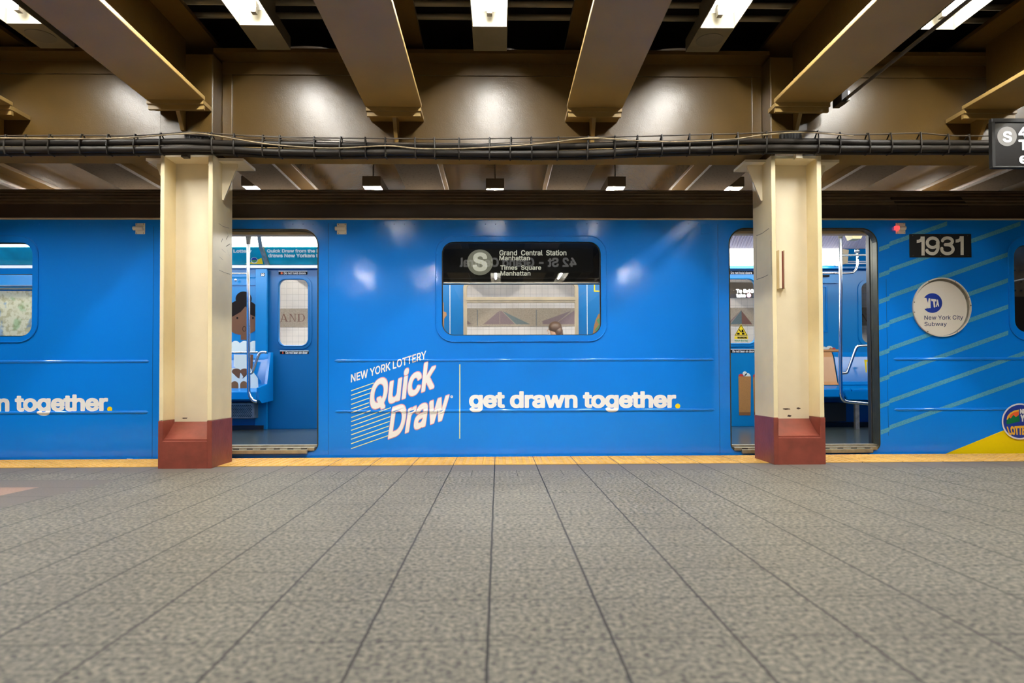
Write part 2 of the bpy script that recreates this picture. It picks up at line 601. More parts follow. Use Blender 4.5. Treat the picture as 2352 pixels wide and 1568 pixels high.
def tube(bm, pts, r, seg=10):
    pts = [Vector(p) for p in pts]
    rings = []
    a = None
    for i, p in enumerate(pts):
        d = (pts[min(i + 1, len(pts) - 1)] - pts[max(i - 1, 0)]).normalized()
        if a is None:
            a, b = frame_axes(d)
        else:
            a = (a - d * a.dot(d)).normalized()
            b = d.cross(a)
        rings.append([bm.verts.new(p + (a * math.cos(t) + b * math.sin(t)) * r) for t in (2 * math.pi * k / seg for k in range(seg))])
    for r0, r1 in zip(rings, rings[1:]):
        for k in range(seg):
            j = (k + 1) % seg
            bm.faces.new((r0[k], r1[k], r1[j], r0[j]))
    bm.faces.new(list(reversed(rings[0])))
    bm.faces.new(rings[-1])
    bmesh.ops.recalc_face_normals(bm, faces=bm.faces)
    return bm


def rrect(x0, x1, z0, z1, r, seg=8, r_bot=None):
    """rounded rectangle outline in (x,z); r for the top corners, r_bot for the bottom ones"""
    rb = r if r_bot is None else r_bot
    out = []
    for cx, cz, s, rr in ((x1 - r, z1 - r, 0, r), (x0 + r, z1 - r, 90, r), (x0 + rb, z0 + rb, 180, rb), (x1 - rb, z0 + rb, 270, rb)):
        for k in range(seg + 1):
            t = math.radians(s + 90 * k / seg)
            out.append((cx + rr * math.cos(t), cz + rr * math.sin(t)))
    return out


def slab(bm, outer, holes, y0, y1):
    """flat panel in the x-z plane with holes, between y0 and y1"""
    loops = [[Vector((x, 0, z)) for x, z in outer]] + [[Vector((x, 0, z)) for x, z in h] for h in holes]
    flat = [p for l in loops for p in l]
    tris = tessellate_polygon([[Vector((p.x, p.z, 0)) for p in l] for l in loops])
    f = [bm.verts.new((p.x, y0, p.z)) for p in flat]
    b = [bm.verts.new((p.x, y1, p.z)) for p in flat]
    for t in tris:
        try:
            bm.faces.new([f[i] for i in t])
            bm.faces.new([b[i] for i in reversed(t)])
        except ValueError:
            pass
    k = 0
    for l in loops:
        n = len(l)
        for i in range(n):
            j = (i + 1) % n
            bm.faces.new((f[k + i], b[k + i], b[k + j], f[k + j]))
        k += n
    bmesh.ops.recalc_face_normals(bm, faces=bm.faces)
    return bm


def ring_panel(bm, outer, inner, y0, y1):
    """frame between two outlines with the same point count, front face y0, rear face y1"""
    n = len(outer)
    q = [[bm.verts.new((x, y, z)) for x, z in l] for l, y in ((outer, y1), (outer, y0), (inner, y0), (inner, y1))]
    for i in range(n):
        j = (i + 1) % n
        for a in range(4):
            c, d = q[a], q[(a + 1) % 4]
            bm.faces.new((c[i], c[j], d[j], d[i]))
    bmesh.ops.recalc_face_normals(bm, faces=bm.faces)
    return bm


def flat(bm, pts):
    """flat polygon through 3D points"""
    vs = [bm.verts.new(p) for p in pts]
    bm.faces.new(vs)
    return bm


def disc(bm, c, rx, rz=None, seg=40):
    rz = rx if rz is None else rz
    vs = [bm.verts.new((c[0] + rx * math.cos(2 * math.pi * i / seg), c[1], c[2] + rz * math.sin(2 * math.pi * i / seg))) for i in range(seg)]
    bm.faces.new(vs)
    return bm


def ball(bm, c, r, sx=1, sy=1, sz=1, seg=12):
    g = bmesh.ops.create_uvsphere(bm, u_segments=seg, v_segments=max(6, seg // 2), radius=r)
    for v in g['verts']:
        v.co = Vector((c[0] + v.co.x * sx, c[1] + v.co.y * sy, c[2] + v.co.z * sz))
    return bm


# ------------------------------------------------------------------ lettering
FONT = None
try:
    fp = os.path.join(bpy.utils.system_resource('DATAFILES', path='fonts'), 'Inter.woff2')
    if os.path.exists(fp):
        FONT = bpy.data.fonts.load(fp)
except Exception:
    FONT = None


def outlines(text, track=1.0):
    c = bpy.data.curves.new('lettering', 'FONT')
    c.body = text
    if FONT:
        c.font = FONT
    c.space_character = track
    o = bpy.data.objects.new('lettering', c)
    COL.objects.link(o)
    dg = bpy.context.evaluated_depsgraph_get()
    dg.update()
    polys = []
    for s in o.to_curve(dg).splines:
        pts = []
        bp = s.bezier_points
        n = len(bp)
        for i in range(n):
            a, b = bp[i], bp[(i + 1) % n]
            h0, h1 = a.handle_right, b.handle_left
            straight = (h0 - a.co).cross(b.co - a.co).length < 1e-5 and (h1 - a.co).cross(b.co - a.co).length < 1e-5
            st = 1 if straight else 6
            for k in range(st):
                t = k / st
                q = (1 - t) ** 3 * a.co + 3 * (1 - t) ** 2 * t * h0 + 3 * (1 - t) * t * t * h1 + t ** 3 * b.co
                pts.append((q.x, q.y))
        if len(pts) > 2:
            polys.append(pts)
    o.to_curve_clear()
    bpy.data.objects.remove(o)
    bpy.data.curves.remove(c)
    return polys


def glyphs(text, weight=0.0, track=1.0, grow=0.0, res=46):
    """flat faces [(x, y), ...] of a text set in the grotesque face and thickened by weight + grow (em), with the bounds it has without grow.
    The letters are cut from a distance field, so strokes that overlap in the face merge cleanly."""
    polys = outlines(text, track)
    W = weight + grow
    xs = [p[0] for q in polys for p in q]
    ys = [p[1] for q in polys for p in q]
    h = 1.0 / res
    m = W + 3 * h
    X0, Y0 = min(xs) - m, min(ys) - m
    nx, ny = int((max(xs) + m - X0) / h) + 2, int((max(ys) + m - Y0) / h) + 2
    gx, gy = X0 + h * np.arange(nx), Y0 + h * np.arange(ny)
    dist = np.full((ny, nx), 9.0)
    wind = np.zeros((ny, nx + 1), dtype=np.int32)
    for q in polys:
        for i in range(len(q)):
            (ax, ay), (bx, by) = q[i - 1], q[i]
            if ay != by:
                j = np.nonzero((gy >= min(ay, by)) & (gy < max(ay, by)))[0]
                if len(j):
                    cxs = ax + (gy[j] - ay) * (bx - ax) / (by - ay)
                    np.add.at(wind, (j, np.clip(np.ceil((cxs - X0) / h).astype(int), 0, nx)), 1 if by > ay else -1)
            i0, i1 = max(0, int((min(ax, bx) - m - X0) / h)), min(nx, int((max(ax, bx) + m - X0) / h) + 2)
            j0, j1 = max(0, int((min(ay, by) - m - Y0) / h)), min(ny, int((max(ay, by) + m - Y0) / h) + 2)
            px, py = np.meshgrid(gx[i0:i1], gy[j0:j1])
            dx, dy = bx - ax, by - ay
            l2 = dx * dx + dy * dy
            t = np.clip(((px - ax) * dx + (py - ay) * dy) / l2, 0, 1) if l2 > 0 else 0
            ex, ey = np.abs(px - ax - t * dx), np.abs(py - ay - t * dy)
            d = (ex ** 3 + ey ** 3) ** (1 / 3)
            dist[j0:j1, i0:i1] = np.minimum(dist[j0:j1, i0:i1], d)
    inside = np.cumsum(wind, axis=1)[:, :nx] != 0
    f = W - np.where(inside, -dist, dist)          # > 0 inside the thickened letters
    f = np.where(np.abs(f) < 1e-7, 1e-7, f)
    pos = f > 0
    faces = []
    for j in range(ny - 1):
        c = pos[j, :-1].astype(int) + pos[j, 1:] + pos[j + 1, :-1] + pos[j + 1, 1:]
        i = 0
        nz = np.nonzero(c)[0]
        k = 0
        while k < len(nz):
            i = nz[k]
            if c[i] == 4:
                e = k
                while e + 1 < len(nz) and nz[e + 1] == nz[e] + 1 and c[nz[e + 1]] == 4:
                    e += 1
                faces.append([(gx[i], gy[j]), (gx[nz[e] + 1], gy[j]), (gx[nz[e] + 1], gy[j + 1]), (gx[i], gy[j + 1])])
                k = e + 1
                continue
            cor = [(gx[i], gy[j], f[j, i]), (gx[i + 1], gy[j], f[j, i + 1]), (gx[i + 1], gy[j + 1], f[j + 1, i + 1]), (gx[i], gy[j + 1], f[j + 1, i])]
            poly = []
            for a in range(4):
                A, Bc = cor[a], cor[(a + 1) % 4]
                if A[2] > 0:
                    poly.append((A[0], A[1]))
                if (A[2] > 0) != (Bc[2] > 0):
                    t = A[2] / (A[2] - Bc[2])
                    poly.append((A[0] + (Bc[0] - A[0]) * t, A[1] + (Bc[1] - A[1]) * t))
            if len(poly) > 2:
                faces.append(poly)
            k += 1
    return faces, (min(xs) - weight, max(xs) + weight, min(ys) - weight, max(ys) + weight)


def lettering(bm, text, quad, Y, weight=0.0, track=1.0, mirror=False, to3d=None, grow=0.0, res=46):
    """text whose bounds fill a quad of photo pixels (lower left, lower right, upper right, upper left) on plane y = Y"""
    faces, (x0, x1, y0, y1) = glyphs(text, weight, track, grow, res)
    ll, lr, ur, ul = [Vector((*q, 0)) for q in quad]
    seen = {}

    def vert(x, y):
        key = (round(x, 5), round(y, 5))
        if key not in seen:
            u, v = (x - x0) / (x1 - x0), (y - y0) / (y1 - y0)
            if mirror:
                u = 1 - u
            q = ll * (1 - u) * (1 - v) + lr * u * (1 - v) + ur * u * v + ul * (1 - u) * v
            seen[key] = bm.verts.new(to3d(q) if to3d else P(q.x, q.y, Y))
        return seen[key]
    for f in faces:
        vs = []
        for x, y in f:
            v = vert(x, y)
            if v not in vs:
                vs.append(v)
        if len(vs) > 2:
            try:
                bm.faces.new(vs)
            except ValueError:
                pass
    return bm


def stroked(bm, lines, half, quad, Y, res=40):
    """marks drawn as thick polylines in a unit square, mapped onto a quad of photo pixels on plane y = Y"""
    h = 1.0 / res
    g = np.arange(0, 1 + h / 2, h)
    px, py = np.meshgrid(g, g)
    d = np.full(px.shape, 9.0)
    for q in lines:
        for (ax, ay), (bx, by) in zip(q, q[1:]):
            dx, dy = bx - ax, by - ay
            t = np.clip(((px - ax) * dx + (py - ay) * dy) / max(dx * dx + dy * dy, 1e-9), 0, 1)
            d = np.minimum(d, np.hypot((px - ax - t * dx) * half[2], py - ay - t * dy))
    f = half[0] - d
    f = np.where(np.abs(f) < 1e-7, 1e-7, f)
    ll, lr, ur, ul = [Vector((*q, 0)) for q in quad]

    def vert(u, v):
        q = ll * (1 - u) * (1 - v) + lr * u * (1 - v) + ur * u * v + ul * (1 - u) * v
        return bm.verts.new(P(q.x, q.y, Y))
    n = len(g)
    for j in range(n - 1):
        for i in range(n - 1):
            cor = [(g[i], g[j], f[j, i]), (g[i + 1], g[j], f[j, i + 1]), (g[i + 1], g[j + 1], f[j + 1, i + 1]), (g[i], g[j + 1], f[j + 1, i])]
            poly = []
            for a in range(4):
                A, Bc = cor[a], cor[(a + 1) % 4]
                if A[2] > 0:
                    poly.append(A[:2])
                if (A[2] > 0) != (Bc[2] > 0):
                    t = A[2] / (A[2] - Bc[2])
                    poly.append((A[0] + (Bc[0] - A[0]) * t, A[1] + (Bc[1] - A[1]) * t))
            if len(poly) > 2:
                bm.faces.new([vert(*p) for p in poly])
    return bm


def rq(x0, x1, y_top, y_bot):
    return ((x0, y_bot), (x1, y_bot), (x1, y_top), (x0, y_top))


def pxpoly(bm, pts, Y):
    vs = [bm.verts.new(P(x, y, Y)) for x, y in pts]
    if len(pts) < 5:
        bm.faces.new(vs)
        return bm
    for t in tessellate_polygon([[Vector((x, -y, 0)) for x, y in pts]]):
        try:
            bm.faces.new([vs[i] for i in t])
        except ValueError:
            pass
    return bm


def pxdisc(bm, x, y, r, Y, ry=None, seg=64):
    ry = r if ry is None else ry
    return flat(bm, [P(x + r * math.cos(2 * math.pi * i / seg), y + ry * math.sin(2 * math.pi * i / seg), Y) for i in range(seg)])


def pxrect(px0, px1, py0, py1, Y):
    """x0, x1, z0, z1 of a pixel rectangle on plane Y (measured through its middle)"""
    mx, my = (px0 + px1) / 2, (py0 + py1) / 2
    return P(px0, my, Y).x, P(px1, my, Y).x, P(mx, py1, Y).z, P(mx, py0, Y).z


# ================================================================== THE STATION SHELL
obj('floor', box(B(), -14, 14, -8.2, YE, -1.2, 0), 'floor', kind='structure')
obj('floor_far', box(B(), -14, 14, 8.62, WALL_Y + 0.1, -1.2, 0), 'farfloor', kind='structure')
obj('floor_track', box(B(), -14, 14, YE, 8.62, -1.4, -1.2), 'trackbed', kind='structure')
obj('ceiling', box(B(), -14, 14, -8.2, WALL_Y + 0.1, 3.62, 3.8), 'blackceil', kind='structure')
obj('wall_back', box(B(), -14, 14, -8.4, -8.2, -1.2, 3.8), 'backwall', kind='structure')
obj('wall_left', box(B(), -14.2, -14, -8.2, WALL_Y, -1.2, 3.8), 'sidewall', kind='structure')
obj('wall_right', box(B(), 14, 14.2, -8.2, WALL_Y, -1.2, 3.8), 'sidewall', kind='structure')
wf = obj('wall_far', box(B(), -14, 14, WALL_Y, WALL_Y + 0.2, -1.2, 3.8), 'tilewall', kind='structure')

# column edges measured from the photo on the plane of the column fronts
CF, CB = 5.12, 5.50


def cx(px):
    return P(px, 650, CF).x


COLS = [dict(l0=cx(366.8), l1=cx(376.5), r0=cx(477), r1=cx(487.5)), dict(l0=cx(1774), l1=cx(1784), r0=cx(1879.5), r1=cx(1890))]

# yellow tactile strip with its rows of small domes
bm = B()
box(bm, -14, 14, 5.215, YE, 0.0, 0.004)
obj('trim_1', bm, 'tactile', kind='structure')
bm = B()
prof = [(0.016, 0.004), (0.0085, 0.0095)]
nx = int(10.6 / 0.0524)
for i in range(nx):
    for k in range(9):
        x, y = -5.3 + i * 0.0524, 5.25 + k * 0.0524
        if any(c['l0'] - 0.03 < x < c['r1'] + 0.03 for c in COLS) and y < CB + 0.03:
            continue
        r = [[bm.verts.new((x + rr * math.cos(t), y + rr * math.sin(t), z)) for t in (math.pi / 3 * q for q in range(6))] for rr, z in prof]
        for q in range(6):
            bm.faces.new((r[0][q], r[0][(q + 1) % 6], r[1][(q + 1) % 6], r[1][q]))
        bm.faces.new(r[1])
obj('trim_2', bm, 'tactile', kind='structure')

# jack-arch vault between the beams over the track
BEAMX = [-6.93, -5.36, -3.80, -2.338, -0.775, 0.735, 2.262, 3.755, 5.28, 6.86]
bm = B()
for xa, xb in zip(BEAMX, BEAMX[1:]):
    a, b = xa + 0.19, xb - 0.19
    n = 14
    row = []
    for k in range(n + 1):
        t = math.pi * k / n
        x = (a + b) / 2 - (b - a) / 2 * math.cos(t)
        z = 2.926 + 0.44 * math.sin(t) ** 0.8
        row.append((bm.verts.new((x, 5.53, z)), bm.verts.new((x, WALL_Y, z))))
    for p, q in zip(row, row[1:]):
        bm.faces.new((p[0], q[0], q[1], p[1]))
obj('ceiling_vault', bm, 'vault', smooth=True, kind='structure')

# ================================================================== STEEL COLUMNS
def column(c, label, right):
    xm = (c['l0'] + c['r1']) / 2
    t = thing('steel_column', label, 'column', (xm, (CF + CB) / 2, 0))
    zr = P(430, 966, CF).z
    for a, b in ((c['l0'], c['l1']), (c['r0'], c['r1'])):
        obj('flange', box(B(), a, b, CF, CB, zr, 2.345, 0.004), 'flangecream', t)
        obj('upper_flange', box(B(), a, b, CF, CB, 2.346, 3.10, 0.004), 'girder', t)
    obj('web', box(B(), c['l1'], c['r0'], 5.30, 5.32, 0.30, 2.345), 'cream', t)
    obj('cover_plate', box(B(), c['l0'] + 0.002, c['r1'] - 0.002, CF - 0.012, CF - 0.001, 2.40, 3.09, 0.002), 'girder', t)
    # painted concrete foot: the two flanges in red, and between them a block with a sloped top
    bm = B()
    for a, b in ((c['l0'] - 0.004, c['l1']), (c['r0'], c['r1'] + 0.004)):
        box(bm, a, b, CF - 0.004, CB + 0.004, 0, zr, 0.003)
    zb = P(430, 1010, CF).z
    zt = P(430, 967, 5.29).z
    nseg = 6
    prof = [(CF - 0.006, 0), (CF - 0.006, zb)]
    for k in range(1, nseg + 1):
        u = k / nseg
        prof.append((CF + 0.185 * u, zb + (zt - zb) * (u ** 1.25)))
    prof += [(5.318, zt), (5.318, 0)]
    prism(bm, prof, 'x', c['l1'] - 0.004, c['r0'] + 0.004)
    bev = [e for e in bm.edges if abs(e.verts[0].co.z - zb) < 1e-4 and abs(e.verts[1].co.z - zb) < 1e-4 and abs(e.verts[0].co.y - CF) < 0.02]
    bmesh.ops.bevel(bm, geom=bev, offset=0.012, segments=2, affect='EDGES')
    foot = obj('foot', bm, 'red', t)
    bm = B()
    box(bm, c['l1'] - 0.006, c['r0'] + 0.006, CF + 0.01, CB, 2.325, 2.345)
    box(bm, c['r0'], c['r1'] + 0.19, CF + 0.1, CB - 0.02, 2.325, 2.345)
    box(bm, c['l0'] - 0.16, c['l1'], CF + 0.1, CB - 0.02, 2.325, 2.345)
    obj('cap_plate', bm, 'cream', t)
    for sx, x0 in ((1, c['r1']), (-1, c['l0'])):
        bm = B()
        prism(bm, [(x0, 2.325), (x0 + sx * 0.115, 2.325), (x0 + sx * 0.115, 2.305), (x0 + sx * 0.012, 2.045), (x0, 2.045)], 'y', 5.295, 5.312)
        obj('gusset', bm, 'cream', t)
    # chipped paint
    chips = [(1806, 939, 9, 1.6), (1834, 937.5, 5, 1.8), (1813, 955, 5, 2.6)] if right else [(424, 960, 7, 1.6), (371, 967, 3, 2)]
    for x, y, rx, ry in chips:
        Yc = 5.299 if y < 950 else 5.20
        if y > 950 and not right:
            Yc = CF - 0.002
        if y >= 955 and right:
            d = ray(x, y)
            # land on the sloped top
            Yc = 5.215
            p = P(x, y, Yc)
        pts = []
        for i in range(14):
            a = 2 * math.pi * i / 14
            k = 0.75 + 0.5 * random.random()
            pts.append(P(x + rx * k * math.cos(a), y + ry * k * math.sin(a), Yc))
        obj('paint_chip', flat(B(), pts), 'chip', t)
    if right:
        # a cut steel channel welded to the web
        x0, x1, z0, z1 = pxrect(1787, 1802, 575, 663, 5.27)
        bm = B()
        box(bm, x0, x0 + 0.020, 5.245, 5.30, z0, z1)
        box(bm, x1 - 0.006, x1, 5.255, 5.30, z0, z1)
        ch = obj('welded_channel', bm, 'cream', t)
        obj('channel_core', box(B(), x0 + 0.020, x1 - 0.006, 5.275, 5.30, z0 + 0.004, z1 - 0.004), 'red', ch)
    # cracked paint and scratches on the flange face towards the doorway
    xp = c['l0'] - 0.0006 if right else c['r1'] + 0.0006

    def on_side(px, py):
        d = ray(px, py)
        return CAMP + d * (xp / d.x)
    if right:
        cracks = [[(1737, 541.5), (1750, 536), (1766, 524.5)], [(1769.5, 553), (1771, 600), (1771.5, 632)], [(1737, 642), (1752, 637), (1764, 631)], [(1736.5, 545), (1737, 640)]]
    else:
        cracks = [[(503, 620), (516, 626), (529, 630)], [(502, 513), (512, 520), (526, 524)], [(520, 530), (524, 541), (519, 550)], [(506, 540), (511, 548), (508, 556)],
                  [(513, 556), (519, 566), (528, 560)], [(509, 572), (518, 580)], [(522, 575), (527, 588)], [(504, 590), (512, 597)]]
    for cr in cracks:
        bm = B()
        n_ = len(cr)
        up = [bm.verts.new(on_side(x, y - 0.55 - 0.4 * random.random())) for x, y in cr]
        dn = [bm.verts.new(on_side(x + 0.7, y + 0.55)) for x, y in cr]
        for i in range(n_ - 1):
            bm.faces.new((up[i], up[i + 1], dn[i + 1], dn[i]))
        obj('paint_crack', bm, 'crack', t)
    return t


column(COLS[0], 'cream steel column with a red foot standing left of the open door', False)
column(COLS[1], 'cream steel column with a red foot and a small welded channel on its web', True)

# ================================================================== GIRDERS
def girder(x0, x1, label):
    t = thing('steel_girder', label, 'girder', ((x0 + x1) / 2, 5.31, 2.39))
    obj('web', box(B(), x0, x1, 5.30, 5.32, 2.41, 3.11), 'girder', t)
    obj('bottom_flange', box(B(), x0, x1, CF, CB, 2.39, 2.412), 'beam', t)  # lighter copy of the paint, for an underside lit only by bounce
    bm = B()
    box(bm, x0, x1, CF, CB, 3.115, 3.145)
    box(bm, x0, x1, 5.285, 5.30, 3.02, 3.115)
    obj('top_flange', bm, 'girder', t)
    for xa, xb in ((x0, x0 + 0.075), (x1 - 0.075, x1)):
        bm = B()
        box(bm, xa, xb, 5.286, 5.30, 2.412, 3.02, 0.003)
        obj('end_angle', bm, 'girder', t)
        bm = B()
    # pairs of slim stiffeners where a beam frames in
    return t


girder(-8.5, COLS[0]['l0'] - 0.002, 'tan steel girder running left from the left column')
girder(COLS[0]['r1'] + 0.002, COLS[1]['l0'] - 0.002, 'long tan steel girder spanning between the two columns')
girder(COLS[1]['r1'] + 0.002, 8.5, 'tan steel girder running right from the right column')

# ================================================================== BEAMS OVER THE PLATFORM
def beam(xc, at_col, label):
    ye = 4.985 if at_col else 5.10
    t = thing('ceiling_beam', label, 'beam', (xc, ye, 2.69))
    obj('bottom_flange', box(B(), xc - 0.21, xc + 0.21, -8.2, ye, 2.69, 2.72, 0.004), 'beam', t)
    obj('web', box(B(), xc - 0.012, xc + 0.012, -8.2, CF - 0.014, 2.72, 3.20), 'girder', t)  # darkened paint on web and top flange stands in for their shade
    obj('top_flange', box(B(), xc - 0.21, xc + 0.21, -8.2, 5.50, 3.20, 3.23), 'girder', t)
    y2 = CF - 0.014 if at_col else 5.296
    bm = B()
    prism(bm, [(xc - 0.205, ye - 0.02), (xc + 0.205, ye - 0.02), (xc + 0.205, y2), (xc - 0.205, y2)], 'z', 2.66, 2.69)
    box(bm, xc - 0.20, xc + 0.20, ye - 0.005, ye + 0.02, 2.625, 2.66)
    obj('seat_plate', bm, 'beam', t)
    bm = B()
    ya, zl_ = (CF - 0.014, 2.51) if at_col else (5.283, 2.418)
    prism(bm, [(ye, 2.66), (ya, 2.66), (ya, zl_), (ya - 0.022, zl_)], 'x', xc - 0.014, xc + 0.014)
    obj('seat_stiffener', bm, 'beam', t)
    return t


blabels = {-5.36: 'tan ceiling beam beyond the left edge, out of the frame',
           -3.80: 'tan ceiling beam whose end pokes in at the far left edge',
           -2.338: 'tan ceiling beam resting above the left column',
           -0.775: 'tan ceiling beam left of centre, landing mid-girder',
           0.735: 'tan ceiling beam right of centre, landing mid-girder',
           2.262: 'tan ceiling beam resting above the right column',
           3.755: 'dark tan ceiling beam ending behind the hanging sign',
           5.28: 'tan ceiling beam beyond the right edge, out of the frame'}
for x in BEAMX[1:-1]:
    beam(x, x in (-2.338, 2.262), blabels[x])

# beams over the track, beyond the girder
tl = {-5.36: 'dusty grey track beam furthest left, cut by the frame', -3.80: 'dusty grey track beam left of the left column',
      -2.338: 'dusty grey track beam just right of the left column, over the car roof',
      -0.775: 'dusty grey track beam over the roof left of the destination window',
      0.735: 'dusty grey track beam over the roof right of the destination window',
      2.262: 'dusty grey track beam over the roof just left of the right column',
      3.755: 'dusty grey track beam right of the right column', 5.28: 'dusty grey track beam under the hanging sign'}
for x in BEAMX[1:-1]:
    t = thing('track_beam', tl[x], 'beam', (x, 5.53, 2.69))
    obj('bottom_flange', box(B(), x - 0.205, x + 0.205, 5.53, WALL_Y - 0.002, 2.69, 2.72, 0.003), 'greybeam', t)
    obj('web', box(B(), x - 0.025, x + 0.025, 5.53, WALL_Y - 0.002, 2.72, 3.18), 'beam', t)
    for sx in (-1, 1):
        xa, xb = sorted((x + sx * 0.026, x + sx * 0.20))
        obj('ledge', box(B(), xa, xb, 5.56, WALL_Y - 0.002, 2.885, 2.925, 0.003), 'beam', t)

# ================================================================== PLATFORM LIGHTS
LZ = 3.125


def fixture(xc, y0, y1, wire_to, label, speaker=False, tube='tube', group=None):
    t = thing('fluorescent_light', label, 'light', (xc, (y0 + y1) / 2, LZ), group)
    W = 0.125
    bm = B()
    box(bm, xc - W, xc - W + 0.006, y0, y1, LZ, LZ + 0.15)
    box(bm, xc + W - 0.006, xc + W, y0, y1, LZ, LZ + 0.15)
    box(bm, xc - W, xc + W, y0, y0 + 0.006, LZ, LZ + 0.15)
    box(bm, xc - W, xc + W, y1 - 0.006, y1, LZ, LZ + 0.15)
    box(bm, xc - W, xc + W, y0, y1, LZ + 0.15, LZ + 0.158)
    obj('housing', bm, 'fixture', t)
    bm = B()
    # white reflector pan with sloped sides and ends, set up inside the housing
    o = [(xc - W + 0.008, y0 + 0.008), (xc + W - 0.008, y0 + 0.008), (xc + W - 0.008, y1 - 0.008), (xc - W + 0.008, y1 - 0.008)]
    i = [(xc - 0.05, y0 + 0.035), (xc + 0.05, y0 + 0.035), (xc + 0.05, y1 - 0.035), (xc - 0.05, y1 - 0.035)]
    lo = [bm.verts.new((*p, LZ + 0.105)) for p in o]
    hi = [bm.verts.new((*p, LZ + 0.14)) for p in i]
    for k in range(4):
        bm.faces.new((lo[k], lo[(k + 1) % 4], hi[(k + 1) % 4], hi[k]))
    bm.faces.new(hi)
    obj('reflector', bm, 'fixwhite', t)
    obj('tube', cyl(B(), (xc, y0 + 0.09, LZ + 0.085), (xc, y1 - 0.09, LZ + 0.085), 0.019, seg=14), tube, t, smooth=True)
    for ya, yb in ((y0 + 0.04, y0 + 0.09), (y1 - 0.09, y1 - 0.04)):
        obj('socket', box(B(), xc - 0.018, xc + 0.018, ya, yb, LZ + 0.05, LZ + 0.13, 0.004), 'grille', t)
    if wire_to:
        wv = obj('wireway', box(B(), xc - W, xc + W, y1 + 0.001, wire_to, LZ, LZ + 0.10, 0.003), 'fixture', t)
        if speaker:
            bm = B()
            yc = y1 + 0.165
            cyl(bm, (xc, yc, LZ - 0.004), (xc, yc, LZ + 0.002), 0.098, seg=36)
            obj('speaker_grille', bm, 'grille', wv)
    return t


LX = [-3.27, -1.67, -0.05, 1.555, 3.13]
ll = ['leftmost of five fluorescent lights along the top, with a speaker beside it',
      'second fluorescent light from the left, over the left open door',
      'middle fluorescent light, hanging between the two central beams',
      'fluorescent light with a round speaker grille, left of the right column',
      'rightmost fluorescent light, with dark ceiling past its end']
for k, x in enumerate(LX):
    fixture(x, 2.90, 4.75, None if k == 4 else 5.105, ll[k], speaker=k in (0, 3))
for x in (-4.85, 4.72):
    fixture(x, 2.90, 4.75, None, 'fluorescent light of the front row just out of the frame', group='front row lights out of the frame')
for x in LX:
    fixture(x, -0.55, 0.85, None, 'fluorescent light overhead, out of the frame', tube='overtube', group='overhead lights out of the frame')
for x in LX:
    fixture(x, -5.85, -4.35, None, 'fluorescent light far behind the viewer', tube='reartube', group='rear lights out of the frame')

# lights over the far platform, seen end-on above the car roof
hl = ['dark end of a far platform light beside the left column', 'dark end of a far platform light left of the roof centre',
      'dark end of the far platform light at the roof centre', 'dark end of a far platform light right of the roof centre',
      'dark end of a far platform light beside the right column',
      'far platform light right of the right column, under the hanging sign', 'far platform light left of the left column']
HX = [-3.07, -1.57, -0.03, 1.50, 3.00, 4.52, -4.60]
for x, lb in zip(HX, hl):
    t = thing('hanging_light', lb, 'light', (x, 8.5, 3.0))
    z0 = 3.035 if abs(x) < 0.5 else 3.062
    bm = B()
    box(bm, x - 0.115, x + 0.115, 8.50, 8.53, z0, z0 + 0.125, 0.004)
    box(bm, x - 0.115, x - 0.108, 8.53, 9.90, z0, z0 + 0.12)
    box(bm, x + 0.108, x + 0.115, 8.53, 9.90, z0, z0 + 0.12)
    box(bm, x - 0.115, x + 0.115, 8.53, 9.90, z0 + 0.115, z0 + 0.123)
    obj('housing', bm, 'fixdark', t)
    obj('reflector', box(B(), x - 0.105, x + 0.105, 8.54, 9.88, z0 + 0.105, z0 + 0.113), 'fixwhite', t)
    obj('tube', cyl(B(), (x, 8.60, z0 + 0.05), (x, 9.85, z0 + 0.05), 0.019, seg=12), 'fartube', t, smooth=True)
    obj('hanger_rod', cyl(B(), (x, 8.62, z0 + 0.123), (x, 8.62, 3.40), 0.008, seg=8), 'fixdark', t)

# ================================================================== PIPES UNDER THE CEILING
for (y, z, lb) in ((4.84, 3.34, 'dusty pipe under the ceiling, nearer of two'), (5.02, 3.34, 'dusty pipe under the ceiling, second of two, closer to the girder')):
    tag(obj('ceiling_pipe', cyl(B(), (-9, y, z), (9, y, z), 0.022, seg=12), 'pipe', smooth=True), lb, 'pipe')

# ================================================================== CABLE RUN ALONG THE GIRDER
CY0 = 5.03
t = thing('cable_run', 'bundle of black cables strapped along the front of the girder', 'cable', tuple(P(1144, 335, CY0)))


def pxpath(pts, Y, n=5):
    return smooth_path([P(x, y, Y) for x, y in pts], n)


c1 = [(-700, 326), (-60, 327), (0, 328), (190, 328), (310, 327), (430, 325), (520, 329), (640, 331), (800, 334), (900, 334), (1000, 335), (1200, 338), (1330, 335), (1460, 331), (1600, 328), (1700, 325), (1800, 325), (1900, 325), (2000, 328), (2150, 328), (2280, 329), (2900, 330)]
c2 = [(-700, 344), (-60, 344), (0, 344), (200, 343), (310, 343), (430, 341), (520, 343), (640, 349), (800, 350), (950, 349), (1060, 352), (1200, 353), (1350, 352), (1480, 346), (1600, 343), (1700, 341), (1800, 339), (1950, 341), (2100, 341), (2280, 341), (2900, 341)]
ms = [(-700, 312), (-60, 312), (0, 312), (190, 311), (310, 311), (430, 304), (470, 305), (560, 311), (720, 316), (900, 318), (1050, 319), (1200, 317), (1360, 315), (1470, 313), (1600, 309), (1700, 307), (1800, 302), (1870, 302), (1960, 309), (2110, 306), (2180, 311), (2290, 312), (2900, 312)]
pw = [(-200, 316), (0, 317), (250, 318), (420, 307), (480, 309), (600, 329), (700, 338), (780, 340), (890, 335), (960, 341), (1060, 341), (1180, 335), (1260, 328), (1360, 317), (1460, 323), (1560, 325), (1680, 320), (1760, 309), (1850, 304), (1960, 312)]
